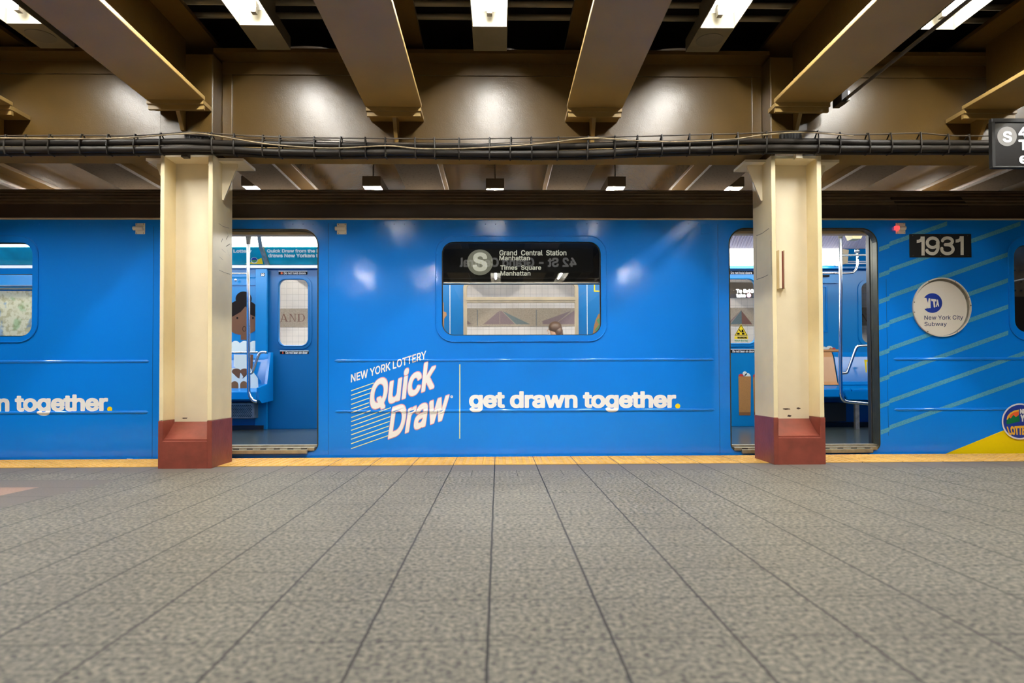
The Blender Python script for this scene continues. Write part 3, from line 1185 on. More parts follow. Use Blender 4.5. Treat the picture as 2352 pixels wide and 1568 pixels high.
pw2 = [(560, 313), (700, 318), (800, 324), (900, 329), (1060, 331), (1200, 326), (1330, 320), (1440, 325)]
obj('power_cable', tube(B(), pxpath(c1, CY0 + 0.01), 0.0235, 12), 'cable', t, smooth=True)
obj('power_cable', tube(B(), pxpath(c2, CY0), 0.0235, 12), 'cable', t, smooth=True)
obj('power_cable', tube(B(), pxpath([(x, y + 9) for x, y in c2], CY0 + 0.04), 0.018, 10), 'cable', t, smooth=True)
obj('messenger_wire', tube(B(), pxpath(ms, CY0), 0.0052, 8), 'wire', t, smooth=True)
obj('messenger_wire', tube(B(), pxpath([(420, 308), (520, 314), (600, 320), (760, 322)], CY0 - 0.01), 0.004, 8), 'wire', t, smooth=True)
obj('loose_wire', tube(B(), pxpath(pw, CY0 - 0.032), 0.0052, 8), 'palewire', t, smooth=True, label='pale dirty wire')
obj('loose_wire', tube(B(), pxpath(pw2, CY0 - 0.022), 0.0032, 8), 'wire', t, smooth=True)


def at(path, x):
    for (x0, y0), (x1, y1) in zip(path, path[1:]):
        if x0 <= x <= x1:
            return y0 + (y1 - y0) * (x - x0) / (x1 - x0)
    return path[-1][1]


ties = [-40, 15, 60, 117, 191, 250, 312, 370, 486, 538, 605, 643, 722, 785, 838, 884, 952, 997, 1055, 1125, 1175, 1220, 1284, 1352, 1413, 1465, 1520, 1585, 1637, 1695, 1761, 1878, 1930, 1992, 2044, 2114, 2177, 2224, 2400]
for x in ties:
    za = P(x, at(ms, x) - 2, CY0).z
    zb = P(x, at(c2, x) + 11, CY0).z
    zc = P(x, at(c1, x) - 8, CY0).z
    xx = P(x, 330, CY0).x
    lean = random.uniform(-0.012, 0.012)
    bm = B()
    tube(bm, [(xx, CY0 + 0.006, za), (xx + lean * 0.5, CY0 - 0.014, za - 0.004), (xx + lean * 0.6, CY0 - 0.02, zc), (xx + lean, CY0 - 0.030, (zc + zb) / 2), (xx + lean, CY0 - 0.018, zb),
              (xx + lean, CY0 + 0.05, zb + 0.002), (xx + lean * 0.6, CY0 + 0.055, zc), (xx, CY0 + 0.01, za - 0.01)], 0.0058, 6)
    obj('cable_tie', bm, 'cable', t)
for px0, px1 in ((423, 482), (1795, 1842)):
    x0, x1, z0, z1 = pxrect(px0, px1, 304, 318, CY0)
    bm = B()
    box(bm, x0, x1, CY0 + 0.0, CY0 + 0.05, z0, z1, 0.006)
    for k in range(7):
        xr = x0 + (x1 - x0) * (k + 0.5) / 7
        box(bm, xr - 0.006, xr + 0.006, CY0 - 0.004, CY0 + 0.054, z0 - 0.003, z1 + 0.003, 0.002)
    obj('splice_box', bm, 'black', t)
x0, x1, z0, z1 = pxrect(1826, 1841, 351, 365, 5.09)
obj('clamp', box(B(), x0, x1, 5.07, 5.118, z0, z1, 0.003), 'cream', t, label='cream painted clamp')
x0, x1, z0, z1 = pxrect(418, 434, 350, 362, 5.09)
obj('clamp', box(B(), x0, x1, 5.07, 5.118, z0, z1, 0.003), 'wire', t)

# ================================================================== CAMERA BOX AND ITS CONDUIT
cz = 2.62
pb = P(1938, 222, 4.86)
t = thing('security_camera', 'small black box camera hanging at the end of the beam over the right column', 'camera', tuple(pb))
bm = B()
box(bm, pb.x - 0.040, pb.x + 0.012, 4.82, 4.95, pb.z - 0.052, pb.z + 0.05, 0.006)
obj('case', bm, 'black', t)
obj('lens_window', box(B(), pb.x + 0.012, pb.x + 0.036, 4.835, 4.94, pb.z - 0.035, pb.z + 0.035, 0.004), 'fixwhite', t)
obj('bracket', box(B(), pb.x - 0.008, pb.x + 0.008, 4.88, 4.90, pb.z + 0.05, 2.70), 'black', t)
e0, e1 = (pb.x + 0.005, 4.83, 2.665), (pb.x + 0.005, 1.0, 2.665)
obj('conduit', cyl(B(), e0, e1, 0.012, seg=10), 'wire', t, smooth=True)
obj('conduit', cyl(B(), (pb.x + 0.03, 4.83, 2.68), (pb.x + 0.03, 1.0, 2.68), 0.009, seg=10), 'pipe', t, smooth=True)

# ================================================================== HANGING SIGN AT THE RIGHT
SY = 4.70
x0, x1, z0, z1 = pxrect(2279, 2700, 272, 386, SY)
t = thing('hanging_sign', 'black hanging direction sign with a grey route disc at the right edge', 'sign', ((x0 + x1) / 2, SY, z0))
fx0, fx1, fz0, fz1 = pxrect(2286, 2690, 285, 381, SY)
bm = B()
box(bm, x0, x1, SY, SY + 0.035, z1 - 0.03, z1, 0.004)
box(bm, x0, x1, SY, SY + 0.035, z0, z0 + 0.015, 0.004)
box(bm, x0, x0 + 0.022, SY, SY + 0.035, z0 + 0.015, z1 - 0.03)
box(bm, x1 - 0.022, x1, SY, SY + 0.035, z0 + 0.015, z1 - 0.03)
obj('frame', bm, 'black', t)
fc = obj('face', box(B(), x0 + 0.022, x1 - 0.022, SY + 0.008, SY + 0.033, z0 + 0.015, z1 - 0.03), 'hsign', t)
dc = obj('route_disc', pxdisc(B(), 2313, 313, 22.5, SY + 0.006), 'signgrey', t)
obj('route_letter', lettering(B(), 'S', rq(2303.5, 2324.5, 301, 327), SY + 0.004, 0.03), 'white', dc)
obj('lettering', lettering(B(), '4', rq(2339, 2361, 291, 315.5), SY + 0.004, 0.03), 'white', t)
obj('lettering', lettering(B(), 'T', rq(2339, 2363, 320.5, 345), SY + 0.004, 0.03), 'white', t)
obj('lettering', lettering(B(), 'e', rq(2341, 2361, 357, 376), SY + 0.004, 0.03), 'white', t)
for xx, zz in ((x0 + 0.40, 2.688), (x0 + 1.1, 3.62)):
    obj('hanger_rod', cyl(B(), (xx, SY + 0.018, z1), (xx, SY + 0.018, zz), 0.01, seg=8), 'black', t)

# a second sign hangs over the platform behind the viewer; the car window mirrors it
SY2 = 1.02
t = thing('hanging_sign', 'black station sign hanging overhead, seen only as a reflection in the car window', 'sign', (0, SY2, 2.32))
obj('board', box(B(), -1.75, 1.50, SY2 - 0.08, SY2, 2.32, 2.68, 0.004), 'black', t)
bm = B()
cap = 0.185
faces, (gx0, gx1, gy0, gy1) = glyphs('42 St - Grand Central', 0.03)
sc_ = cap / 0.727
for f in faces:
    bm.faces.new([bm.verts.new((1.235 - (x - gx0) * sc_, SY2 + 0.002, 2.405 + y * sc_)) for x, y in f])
obj('lettering', bm, 'glowletters', t)  # letters carry an added glow so their reflection reads
for xx in (-1.2, 1.0):
    obj('hanger_rod', cyl(B(), (xx, SY2 - 0.04, 2.68), (xx, SY2 - 0.04, 3.62), 0.01, seg=8), 'black', t)

# ================================================================== MOSAIC BAND ON THE FAR WALL
zb0, zb1 = P(676, 751, WALL_Y).z, P(676, 708.5, WALL_Y).z
WB = WALL_Y - 0.012
mb = obj('trim_3', box(B(), -14, 14, WB, WALL_Y, zb0, zb1), 'band', kind='structure')


def mosaic(name, pts, mat, parent):
    return obj(name, pxpoly(B(), pts, WB - 0.002), mat, parent)


def serif(bm, strokes, Y):
    for p in strokes:
        pxpoly(bm, p, Y)


t = thing('mosaic_pyramid', 'mauve and teal mosaic pyramid on the wall, seen through the middle of the car window', 'mosaic', tuple(P(1163, 745, WB)))
mosaic('left_face', [(1110, 744.5), (1147.5, 713), (1147.5, 744.5)], 'mosaicmauve', t)
mosaic('middle_face', [(1148.5, 744.5), (1148.5, 714), (1152, 714), (1183, 744.5)], 'mosaicmauve', t)
mosaic('right_face', [(1185, 744.5), (1154, 714), (1218, 744.5)], 'mosaicteal', t)
t = thing('mosaic_pyramid', 'mauve mosaic stepped pyramid on the wall above the walking woman', 'mosaic', tuple(P(1300, 745, WB)))
mosaic('left_face', [(1246, 744.5), (1246, 737), (1312, 713.5), (1286, 735), (1272, 744.5)], 'mosaicmauve', t)
mosaic('right_face', [(1274, 744.5), (1318, 713.5), (1334, 713), (1334, 744.5)], 'mosaicmauve', t)
t = thing('mosaic_pyramid', 'corner of a mauve mosaic pyramid at the left of the car window', 'mosaic', tuple(P(1070, 745, WB)))
mosaic('right_face', [(1040, 744.5), (1058, 722), (1083, 744.5)], 'mosaicmauve', t)
t = thing('mosaic_pyramid', 'grey and brown mosaic pyramid seen through the right open door', 'mosaic', tuple(P(1700, 745, WB)))
mosaic('left_face', [(1676, 738), (1702, 712), (1676, 744)], 'mosaicmauve', t)
mosaic('middle_face', [(1677, 744.5), (1703, 712), (1704, 744.5)], 'mosaicteal', t)
mosaic('right_face', [(1704, 744.5), (1703, 713), (1728, 744.5)], 'mosaicbrown', t)
bm = B()
for x in (1096.5, 1232):
    pxpoly(bm, [(x - 1.2, 711), (x + 1.2, 711), (x + 1.2, 748), (x - 1.2, 748)], WB - 0.002)
    tag(obj('mosaic_stripe', bm, 'mosaicgrey'), 'thin dark upright stripe in the wall band ' + ('left of the central pyramid' if x < 1150 else 'right of the central pyramid'), 'mosaic')
    bm = B()
bm.free()


def serif_word(name, x0, label, letters):
    t = thing(name, label, 'lettering', tuple(P(x0, 740, WB)))
    yt, yb = 720.5, 738.5
    x = x0
    Y = WB - 0.002
    for ch in letters:
        bm = B()
        S = lambda *p: pxpoly(bm, p, Y)
        if ch == 'A':
            S((x + 8, yt), (x + 10.5, yt), (x + 18, yb), (x + 14.3, yb))
            S((x + 2.2, yb), (x + 8, yt), (x + 9.2, yt + 1.5), (x + 3.8, yb))
            S((x + 4.6, yt + 12), (x + 14, yt + 12), (x + 14.3, yt + 13.2), (x + 4.2, yt + 13.2))
            S((x, yb - 1), (x + 6, yb - 1), (x + 6, yb), (x, yb))
            S((x + 12, yb - 1), (x + 20, yb - 1), (x + 20, yb), (x + 12, yb))
            x += 21
        elif ch == 'N':
            S((x + 2, yt), (x + 3.4, yt), (x + 3.4, yb), (x + 2, yb))
            S((x + 2, yt), (x + 5.2, yt), (x + 15, yb), (x + 13.6, yb))
            S((x + 13.8, yt), (x + 15.2, yt), (x + 15.2, yb), (x + 13.8, yb))
            S((x, yt), (x + 4, yt), (x + 4, yt + 1), (x, yt + 1))
            S((x, yb - 1), (x + 5.5, yb - 1), (x + 5.5, yb), (x, yb))
            S((x + 11.5, yt), (x + 17.5, yt), (x + 17.5, yt + 1), (x + 11.5, yt + 1))
            x += 19.5
        elif ch == 'D':
            S((x + 2, yt), (x + 5, yt), (x + 5, yb), (x + 2, yb))
            S((x, yt), (x + 9, yt), (x + 9, yt + 1.2), (x, yt + 1.2))
            S((x, yb - 1.2), (x + 9, yb - 1.2), (x + 9, yb), (x, yb))
            n = 10
            for k in range(n):
                a0, a1 = (-math.pi / 2 + math.pi * k / n), (-math.pi / 2 + math.pi * (k + 1) / n)
                ym, rr = (yt + yb) / 2, (yb - yt) / 2
                th = lambda a: 1.0 + 2.2 * math.cos(a) ** 2
                q = []
                for a, sgn in ((a0, 0), (a1, 0), (a1, 1), (a0, 1)):
                    r_ = rr - (th(a) if sgn else 0)
                    q.append((x + 8.5 + r_ * 1.0 * math.cos(a) * (1.0 if not sgn else 0.98), ym + (rr - (1.2 if sgn else 0)) * math.sin(a)))
                S(*q)
            x += 21
        o = obj('letter', bm, 'mosaicbrown', t)
    return t


serif_word('wall_lettering', 642.5, 'brown serif letters AND in the wall band, behind the left doorway', 'AND')
serif_word('wall_lettering', 1977, 'brown serif letter N in the wall band at the right doorway', 'N')

# hanging sign over the far platform, seen through the far door window of the right doorway
HY = 10.2
x0, x1, z0, z1 = pxrect(1640, 1790, 664, 684, HY)
t = thing('hanging_sign', 'small grey hanging sign on the far platform behind the right doorway', 'sign', ((x0 + x1) / 2, HY, z0))
zt = P(1700, 648, HY).z
obj('board', box(B(), x0, x1, HY, HY + 0.06, z0, zt, 0.003), 'hsign', t)
obj('lettering', lettering(B(), 'To 5:40a', rq(1690.5, 1737, 663.5, 672.5), HY - 0.004, 0.05), 'white', t)
obj('lettering', lettering(B(), 'take', rq(1691, 1713, 674, 683), HY - 0.004, 0.05), 'white', t)
dc = obj('route_disc', pxdisc(B(), 1720, 678, 5, HY - 0.003), 'pinkline', t)
obj('route_numeral', lettering(B(), '7', rq(1718, 1722, 675, 681.5), HY - 0.005, 0.05), 'white', dc)
for fx in (0.2, 0.8):
    xx = x0 + (x1 - x0) * fx
    obj('hanger_rod', cyl(B(), (xx, HY + 0.03, zt), (xx, HY + 0.03, 3.3), 0.008, seg=8), 'black', t)

# ================================================================== THE WOMAN ON THE FAR PLATFORM
def skin_mesh(name, nodes, links, root, mat, parent=None, levels=2):
    me = bpy.data.meshes.new(name)
    off = loc_of(parent) if parent else Vector((0, 0, 0))
    me.from_pydata([Vector(n[:3]) - off for n in nodes], links, [])
    o = bpy.data.objects.new(name, me)
    COL.objects.link(o)
    if parent:
        o.parent = parent
    me.materials.append(M[mat])
    md = o.modifiers.new('skin', 'SKIN')
    md.use_smooth_shade = True
    layer = me.skin_vertices[0].data if me.skin_vertices else None
    if layer is None:
        me.attributes.new
    for i, n in enumerate(nodes):
        me.skin_vertices[0].data[i].radius = (n[3], n[4] if len(n) > 4 else n[3])
        me.skin_vertices[0].data[i].use_root = (i == root)
    sd = o.modifiers.new('sub', 'SUBSURF')
    sd.levels = levels
    sd.render_levels = levels
    return o


hp = P(1272, 757, 11.3)
hx, hz = hp.x, hp.z
wy = 11.3
t = thing('person', 'woman with long brown hair walking left on the far platform, seen through the car window', 'person', (hx, wy, 0))
nodes = [(hx + 0.03, wy, 0.86, 0.15, 0.12), (hx + 0.02, wy, 1.05, 0.13, 0.10), (hx + 0.02, wy, 1.24, 0.165, 0.11), (hx + 0.02, wy, 1.32, 0.07, 0.06), (hx, wy, 1.38, 0.05, 0.05),
         (hx - 0.005, wy, hz, 0.085, 0.075), (hx - 0.002, wy, hz + 0.075, 0.07, 0.065),
         (hx + 0.02, wy - 0.17, 1.27, 0.055), (hx + 0.05, wy - 0.22, 1.03, 0.042), (hx - 0.10, wy - 0.22, 0.84, 0.034), (hx - 0.16, wy - 0.21, 0.78, 0.03),
         (hx + 0.02, wy + 0.17, 1.27, 0.055), (hx + 0.06, wy + 0.22, 1.03, 0.042), (hx + 0.10, wy + 0.22, 0.82, 0.034), (hx + 0.11, wy + 0.21, 0.74, 0.03),
         (hx + 0.02, wy - 0.09, 0.80, 0.09), (hx - 0.14, wy - 0.09, 0.47, 0.062), (hx - 0.26, wy - 0.09, 0.09, 0.042), (hx - 0.38, wy - 0.09, 0.05, 0.036),
         (hx + 0.04, wy + 0.09, 0.80, 0.09), (hx + 0.10, wy + 0.09, 0.46, 0.062), (hx + 0.30, wy + 0.09, 0.12, 0.042), (hx + 0.20, wy + 0.09, 0.045, 0.036)]
links = [(0, 1), (1, 2), (2, 3), (3, 4), (4, 5), (5, 6), (2, 7), (7, 8), (8, 9), (9, 10), (2, 11), (11, 12), (12, 13), (13, 14), (0, 15), (15, 16), (16, 17), (17, 18), (0, 19), (19, 20), (20, 21), (21, 22)]
body = skin_mesh('body', nodes, links, 0, 'skin', t)
# face details on the left-turned head
bm = B()
prism(bm, [(hx - 0.088, hz + 0.02), (hx - 0.118, hz - 0.022), (hx - 0.088, hz - 0.03)], 'y', wy - 0.013, wy + 0.013)
obj('nose', bm, 'skin', t)
bm = B()
ball(bm, (hx - 0.078, wy - 0.032, hz + 0.012), 0.012)
ball(bm, (hx - 0.078, wy + 0.032, hz + 0.012), 0.012)
obj('eyes', bm, 'cabdark', t, smooth=True)
bm = B()
ball(bm, (hx - 0.082, wy, hz - 0.055), 0.02, 0.6, 1.2, 0.45)
obj('mouth', bm, 'skin', t, smooth=True)
bm = B()
ball(bm, (hx + 0.022, wy, hz + 0.040), 0.106, 1.05, 0.95, 0.95, 20)
for k in range(6):
    ball(bm, (hx + 0.065 + 0.012 * k, wy + 0.012 * (-1) ** k, hz + 0.02 - 0.05 * k), 0.088 - 0.004 * k, 0.85, 1.0, 1.0, 14)
obj('hair', bm, 'hair', t, smooth=True, label='long brown hair')
nodes2 = [(hx + 0.03, wy, 0.80, 0.19, 0.16), (hx + 0.025, wy, 1.05, 0.16, 0.13), (hx + 0.02, wy, 1.25, 0.18, 0.13), (hx + 0.02, wy - 0.18, 1.27, 0.07), (hx + 0.05, wy - 0.23, 1.03, 0.06), (hx - 0.07, wy - 0.23, 0.87, 0.052), (hx + 0.02, wy + 0.18, 1.27, 0.07), (hx + 0.06, wy + 0.23, 1.03, 0.06), (hx + 0.10, wy + 0.23, 0.85, 0.052)]
skin_mesh('coat', nodes2, [(0, 1), (1, 2), (2, 3), (3, 4), (4, 5), (2, 6), (6, 7), (7, 8)], 0, 'coat', t)

# ================================================================== THE SUBWAY CAR
CAR = thing('subway_car', 'bright blue wrapped subway car with open doors standing at the platform', 'train', (0.2, YT, 0))
XA, XB = -7.6, 8.0
ZB = -0.10
ZT = P(1144, 505, YT).z


def hole(px0, px1, py0, py1, r, rb=None, Y=YT):
    x0, x1, z0, z1 = pxrect(px0, px1, py0, py1, Y)
    return rrect(x0, x1, z0, z1, r, 8, rb)


D1 = (388, 731.5, 525.5, 1037)
D2 = (1675.5, 2018.5, 523.5, 1035)
W_MID = (1015, 1380, 555, 770)
W_LEFT = (-290, 75, 557, 773)
W_RIGHT = (2328.5, 2700, 563, 762)
holes = [hole(*D1, 0.14, 0.06), hole(*D2, 0.14, 0.06), hole(*W_MID, 0.105), hole(*W_LEFT, 0.10), hole(*W_RIGHT, 0.10)]
side = obj('side_panel', slab(B(), [(XA, ZB), (XB, ZB), (XB, ZT), (XA, ZT)], holes, YT, YT + 0.05), 'blue', CAR)
obj('gutter', box(B(), XA, XB, YT - 0.02, YT + 0.03, ZT, P(1144, 501.5, YT).z, 0.004), 'gutter', CAR)

# roof shell: dark letterboard, ribbed shoulder, crown
zl0, zl1 = P(1144, 501.5, YT).z, P(1144, 471, 5.845).z
prof = [(5.830, zl0), (5.845, zl1)]
ys, ye_, zs, ze = 5.845, 6.15, zl1, P(1144, 436, 6.15).z
NR = 5
for k in range(NR):
    for (u, h) in ((0.02, 0.0), (0.10, 0.022), (0.34, 0.022), (0.42, 0.0), (0.98, 0.0)):
        tt = (k + u) / NR
        y = ys + (ye_ - ys) * (tt ** 1.25)
        z = zs + (ze - zs) * tt
        prof.append((y - h * 0.55, z + h * 0.25))
prof += [(6.17, ze - 0.004), (6.6, 2.44), (7.15, 2.50)]
full = prof + [(14.30 - y, z) for y, z in reversed(prof[:-1])]
inner = [(14.30 - 5.86, zl0), (14.30 - 5.90, zl1 - 0.03), (14.30 - 6.2, 2.32), (14.3 - 6.6, 2.405), (7.15, 2.44), (6.6, 2.405), (6.2, 2.32), (5.90, zl1 - 0.03), (5.86, zl0)]
bm = B()
prism(bm, full[1:-1] + [full[-1]] + inner + [full[0]], 'x', XA, XB)
obj('roof', bm, 'roof', CAR)
obj('letterboard', box(B(), XA, XB, 5.826, 5.836, zl0, zl1 - 0.002), 'letterboard', CAR)
x0, x1, z0, z1 = pxrect(2062, 2225, 445, 486, 5.83)
bm = B()
prism(bm, [(5.822, z0), (5.822, z0 + 0.04), (5.93, z1), (5.99, z1), (5.99, z0)], 'x', x0, x1)
obj('roof_shade_slab', bm, 'letterboard', CAR)  # dark slab standing in for deep shade on the roof shoulder

# pressed beads along the side
BEADS = []


def drape(p, lift):
    """a point of the car's side, lifted over the pressed beads as stuck-on vinyl is"""
    out = 0.0
    for zc, xa, xb in BEADS:
        u = (p.z - zc) / 0.0125
        if abs(u) < 1 and xa < p.x < xb:
            out = max(out, 0.0085 * math.sqrt(1 - u * u))
    return Vector((p.x, YT - out - lift, p.z))


def on_side_panel(lift):
    return lambda q: drape(P(q.x, q.y, YT), lift)


def draped_strip(bm, a0, a1, b0, b1, lift, n=24):
    """strip of vinyl between pixel edges a0-a1 and b0-b1 that follows the beads"""
    f = on_side_panel(lift)
    rows = []
    for k in range(n + 1):
        t = k / n
        rows.append([bm.verts.new(f(Vector((p[0] + (q[0] - p[0]) * t, p[1] + (q[1] - p[1]) * t, 0)))) for p, q in ((a0, a1), (b0, b1))])
    for u, v in zip(rows, rows[1:]):
        bm.faces.new((u[0], v[0], v[1], u[1]))
    return bm


for y, segs in ((826, [(-900, 343, 830), (768, 1640, 826.5), (2052, 2900, 824)]), (944, [(-900, 341, 947), (769, 1642, 942.5), (2054, 2900, 939.5)])):
    for px0, px1, yy in segs:
        c0, c1 = P(px0, yy, YT), P(px1, yy, YT)
        zc = P((max(px0, 0) + min(px1, 2352)) / 2, yy, YT).z
        n = 8
        bm = B()
        rows = []
        for xx, s in ((c0.x, 0.0), (c0.x + 0.02, 1.0), (c1.x - 0.02, 1.0), (c1.x, 0.0)):
            rows.append([bm.verts.new((xx, YT + 0.0005 - 0.0085 * s * math.sin(math.pi * k / n), zc - (0.004 + 0.0085 * s) * math.cos(math.pi * k / n))) for k in range(n + 1)])
        for a, b in zip(rows, rows[1:]):
            for k in range(n):
                bm.faces.new((a[k], a[k + 1], b[k + 1], b[k]))
        bmesh.ops.recalc_face_normals(bm, faces=bm.faces)
        obj('pressed_bead', bm, 'bluetrim', CAR, smooth=True)
        BEADS.append((zc, c0.x, c1.x))

# panel seams and rivets
for a, b in (((752, 512), (756, 1044)), ((1652, 515), (1650, 1042)), ((2036, 640), (2040, 1000)), ((352, 520), (350, 1050))):
    p, q = P(*a, YT), P(*b, YT)
    xm = (p.x + q.x) / 2
    obj('panel_seam', box(B(), xm - 0.0014, xm + 0.0014, YT - 0.0006, YT + 0.001, q.z, p.z), 'seamblue', side)
bm = B()
for i in range(-24, 80):
    x = 556 + i * 23.3
    if not (0 < x < 2040):
        continue
    p = P(x, 514.5 - (0 if x < 1150 else 1), YT)
    ball(bm, p, 0.0048, sy=0.5, seg=8)
for x, ys_ in ((744, range(530, 1040, 46)), (1662, range(640, 1040, 60))):
    for y in ys_:
        ball(bm, P(x, y, YT), 0.004, sy=0.5, seg=8)
for x, y in ((785, 986), (795, 991), (1467, 562), (869, 532), (869, 554), (753, 1034)):
    ball(bm, P(x, y, YT), 0.005, sy=0.5, seg=8)
obj('rivet', bm, 'bluetrim', side, smooth=True)
x0, x1, z0, z1 = pxrect(1610, 1631, 514, 538, YT)
bm = B()
box(bm, x0, x1, YT - 0.003, YT, z0, z1, 0.001)
for a in (x0 + 0.01, x1 - 0.01):
    for b in (z0 + 0.012, z1 - 0.012):
        ball(bm, (a, YT - 0.003, b), 0.004, sy=0.6, seg=8)
obj('cover_plate', bm, 'bluetrim', side)


# ---------------- windows in the near side
def near_window(name, hpx, fpx, r_in, r_out, frame_mat='bluetrim', glass_mat='glass'):
    x0, x1, z0, z1 = pxrect(*hpx, YT)
    a0, a1, b0, b1 = pxrect(*fpx, YT)
    win = empty_part(name, CAR, ((x0 + x1) / 2, YT, z0))
    o, i = rrect(a0, a1, b0, b1, r_out, 10), rrect(x0, x1, z0, z1, r_in, 10)
    obj('frame', ring_panel(B(), o, i, YT - 0.007, YT + 0.03), frame_mat, win)
    rim = [Vector((x, YT - 0.007, z)) for x, z in rrect(a0 + 0.004, a1 - 0.004, b0 + 0.004, b1 - 0.004, r_out, 10)]
    obj('rim_bead', tube(B(), rim + rim[:2], 0.0042, 6), frame_mat, win, smooth=True)
    i2 = rrect(x0 + 0.007, x1 - 0.007, z0 + 0.007, z1 - 0.007, r_in - 0.006, 10)
    obj('gasket', ring_panel(B(), i, i2, YT + 0.010, YT + 0.03), 'rubber', win)
    bm = B()
    flat(bm, [(x, YT + 0.024, z) for x, z in i2])
    obj('glass', bm, glass_mat, win)
    return win, (x0, x1, z0, z1)


win_mid, wm = near_window('destination_window', W_MID, (1000, 1394, 541.5, 785), 0.105, 0.150)
bm = B()
for i in range(9):
    for y in (544.5, 781.5):
        ball(bm, P(1046 + i * 38, y, YT - 0.007), 0.004, sy=0.5, seg=8)
for j in range(4):
    for x in (1003.5, 1390.5):
        ball(bm, P(x, 585 + j * 52, YT - 0.007), 0.004, sy=0.5, seg=8)
obj('frame_rivet', bm, 'bluetrim', win_mid, smooth=True)
win_l, wl = near_window('passenger_window', W_LEFT, (-305, 89, 541, 787), 0.10, 0.165)
za, zb_ = P(40, 630, YT).z, P(40, 616, YT).z
obj('transom_bar', box(B(), wl[0], wl[1], YT - 0.004, YT + 0.035, za, zb_, 0.003), 'bluetrim', win_l)
obj('transom_lip', box(B(), wl[0], wl[1], YT - 0.006, YT + 0.0, za - 0.004, za + 0.001), 'steel', win_l)
win_r, wr = near_window('cab_window', W_RIGHT, (2315.5, 2715, 541, 782), 0.10, 0.165, glass_mat='smokeglass')

# destination roll sign behind the middle window
SGY = 5.90
x0, x1, z0, z1 = pxrect(990, 1405, 545, 648, SGY)
sg = obj('roll_sign', box(B(), x0, x1, SGY, SGY + 0.16, z0, z1), 'signblack', CAR)
x2, x3, z2, z3 = pxrect(1024, 1371, 567, 636, SGY)
dc = obj('route_disc', pxdisc(B(), 1102.5, 602.3, 29.6, SGY - 0.002), 'signdisc', sg)
obj('route_letter', lettering(B(), 'S', rq(1085.7, 1119.4, 579.5, 623), SGY - 0.004, 0.032), 'signtext', sg)
for txt, q in (('Grand  Central  Station', rq(1147, 1301, 574, 586.5)), ('Manhattan', rq(1147, 1217, 587, 597.8)), ('Times  Square', rq(1149, 1243, 609, 622)), ('Manhattan', rq(1149.5, 1218.5, 622.3, 632.8))):
    obj('destination_lettering', lettering(B(), txt, q, SGY - 0.003, 0.018), 'signtext', sg)
obj('sign_sill', box(B(), x0, x1, SGY - 0.02, SGY + 0.02, z0 - 0.012, z0), 'steel', sg)
obj('sign_lip', box(B(), x0, x1, SGY - 0.012, SGY - 0.004, z0 + 0.03, z0 + 0.038), 'rubber', sg)

# cab behind the right window
cb = obj('cab_partition', box(B(), 4.30, 6.6, 6.02, 6.06, P(2340, 800, 6.02).z, P(2340, 540, 6.02).z), 'cabwall', CAR)
bm = B()
box(bm, 4.32, 6.5, 5.99, 6.02, P(2340, 800, 5.99).z, P(2340, 681, 5.99).z)
obj('cab_locker', bm, 'cabdark', cb)
bm = B()
for x, y in ((2331, 621), (2346, 621), (2346, 647), (2332, 667), (2346, 667), (2360, 640)):
    cyl(bm, P(x, y, 6.02), P(x, y, 6.0), 0.008, seg=10)
obj('cab_knob', bm, 'cabdark', cb)
obj('cab_rail', tube(B(), pxpath([(2322, 646.5), (2340, 643), (2360, 640), (2420, 636)], 5.96), 0.006, 8), 'white', cb, smooth=True)

# ---------------- door openings
for idx, (d, jam) in enumerate(((D1, False), (D2, True))):
    x0, x1, z0, z1 = pxrect(*d, YT)
    dr = empty_part('doorway', CAR, ((x0 + x1) / 2, YT, 0))
    o, i = rrect(x0, x1, z0, z1, 0.14, 10, 0.06), rrect(x0 + 0.009, x1 - 0.009, z0 + 0.006, z1 - 0.012, 0.13, 10, 0.05)
    obj('door_trim', ring_panel(B(), o, i, YT - 0.004, YT + 0.065), 'jamb', dr)
    # header and jambs behind the trim
    bm = B()
    box(bm, x0 - 0.05, x1 + 0.05, YT + 0.066, YT + 0.15, z1 - 0.035, z1 + 0.08)
    obj('header', bm, 'gutter', dr)
    # retracted leaf edge with its rubber nosing
    if jam:
        bm = B()
        box(bm, x1 - 0.008, x1 + 0.03, YT + 0.068, YT + 0.105, z0 + 0.03, z1 - 0.03, 0.004)
        obj('leaf_edge', bm, 'jamb', dr)
        bm = B()
        box(bm, x1 - 0.014, x1 + 0.03, YT + 0.108, YT + 0.165, z0 + 0.03, z1 - 0.03, 0.006)
        obj('rubber_nosing', bm, 'rubber', dr)
        x_in = x1
    bm = B()
    box(bm, x0 + 0.03, x1 - 0.03, YT - 0.012, YT + 0.03, z0 + 0.005, z0 + 0.034, 0.003)
    box(bm, x0 + 0.01, x1 - 0.01, YT + 0.03, YT + 0.10, z0 + 0.035, z0 + 0.05)
    sill = obj('threshold', bm, 'dullsteel', dr)
    obj('threshold_nosing', box(B(), x0 + 0.085, x1 - 0.085, YT - 0.045, YT - 0.012, z0 - 0.016, z0 + 0.018, 0.003), 'dullsteel', dr)
    n = 10
    for k in range(n):
        xx = x0 + 0.06 + (x1 - x0 - 0.12) * (k + 0.5) / n
        obj('threshold_slot', box(B(), xx - 0.025, xx + 0.025, YT - 0.0135, YT - 0.011, z0 + 0.012, z0 + 0.027), 'rubber', dr)

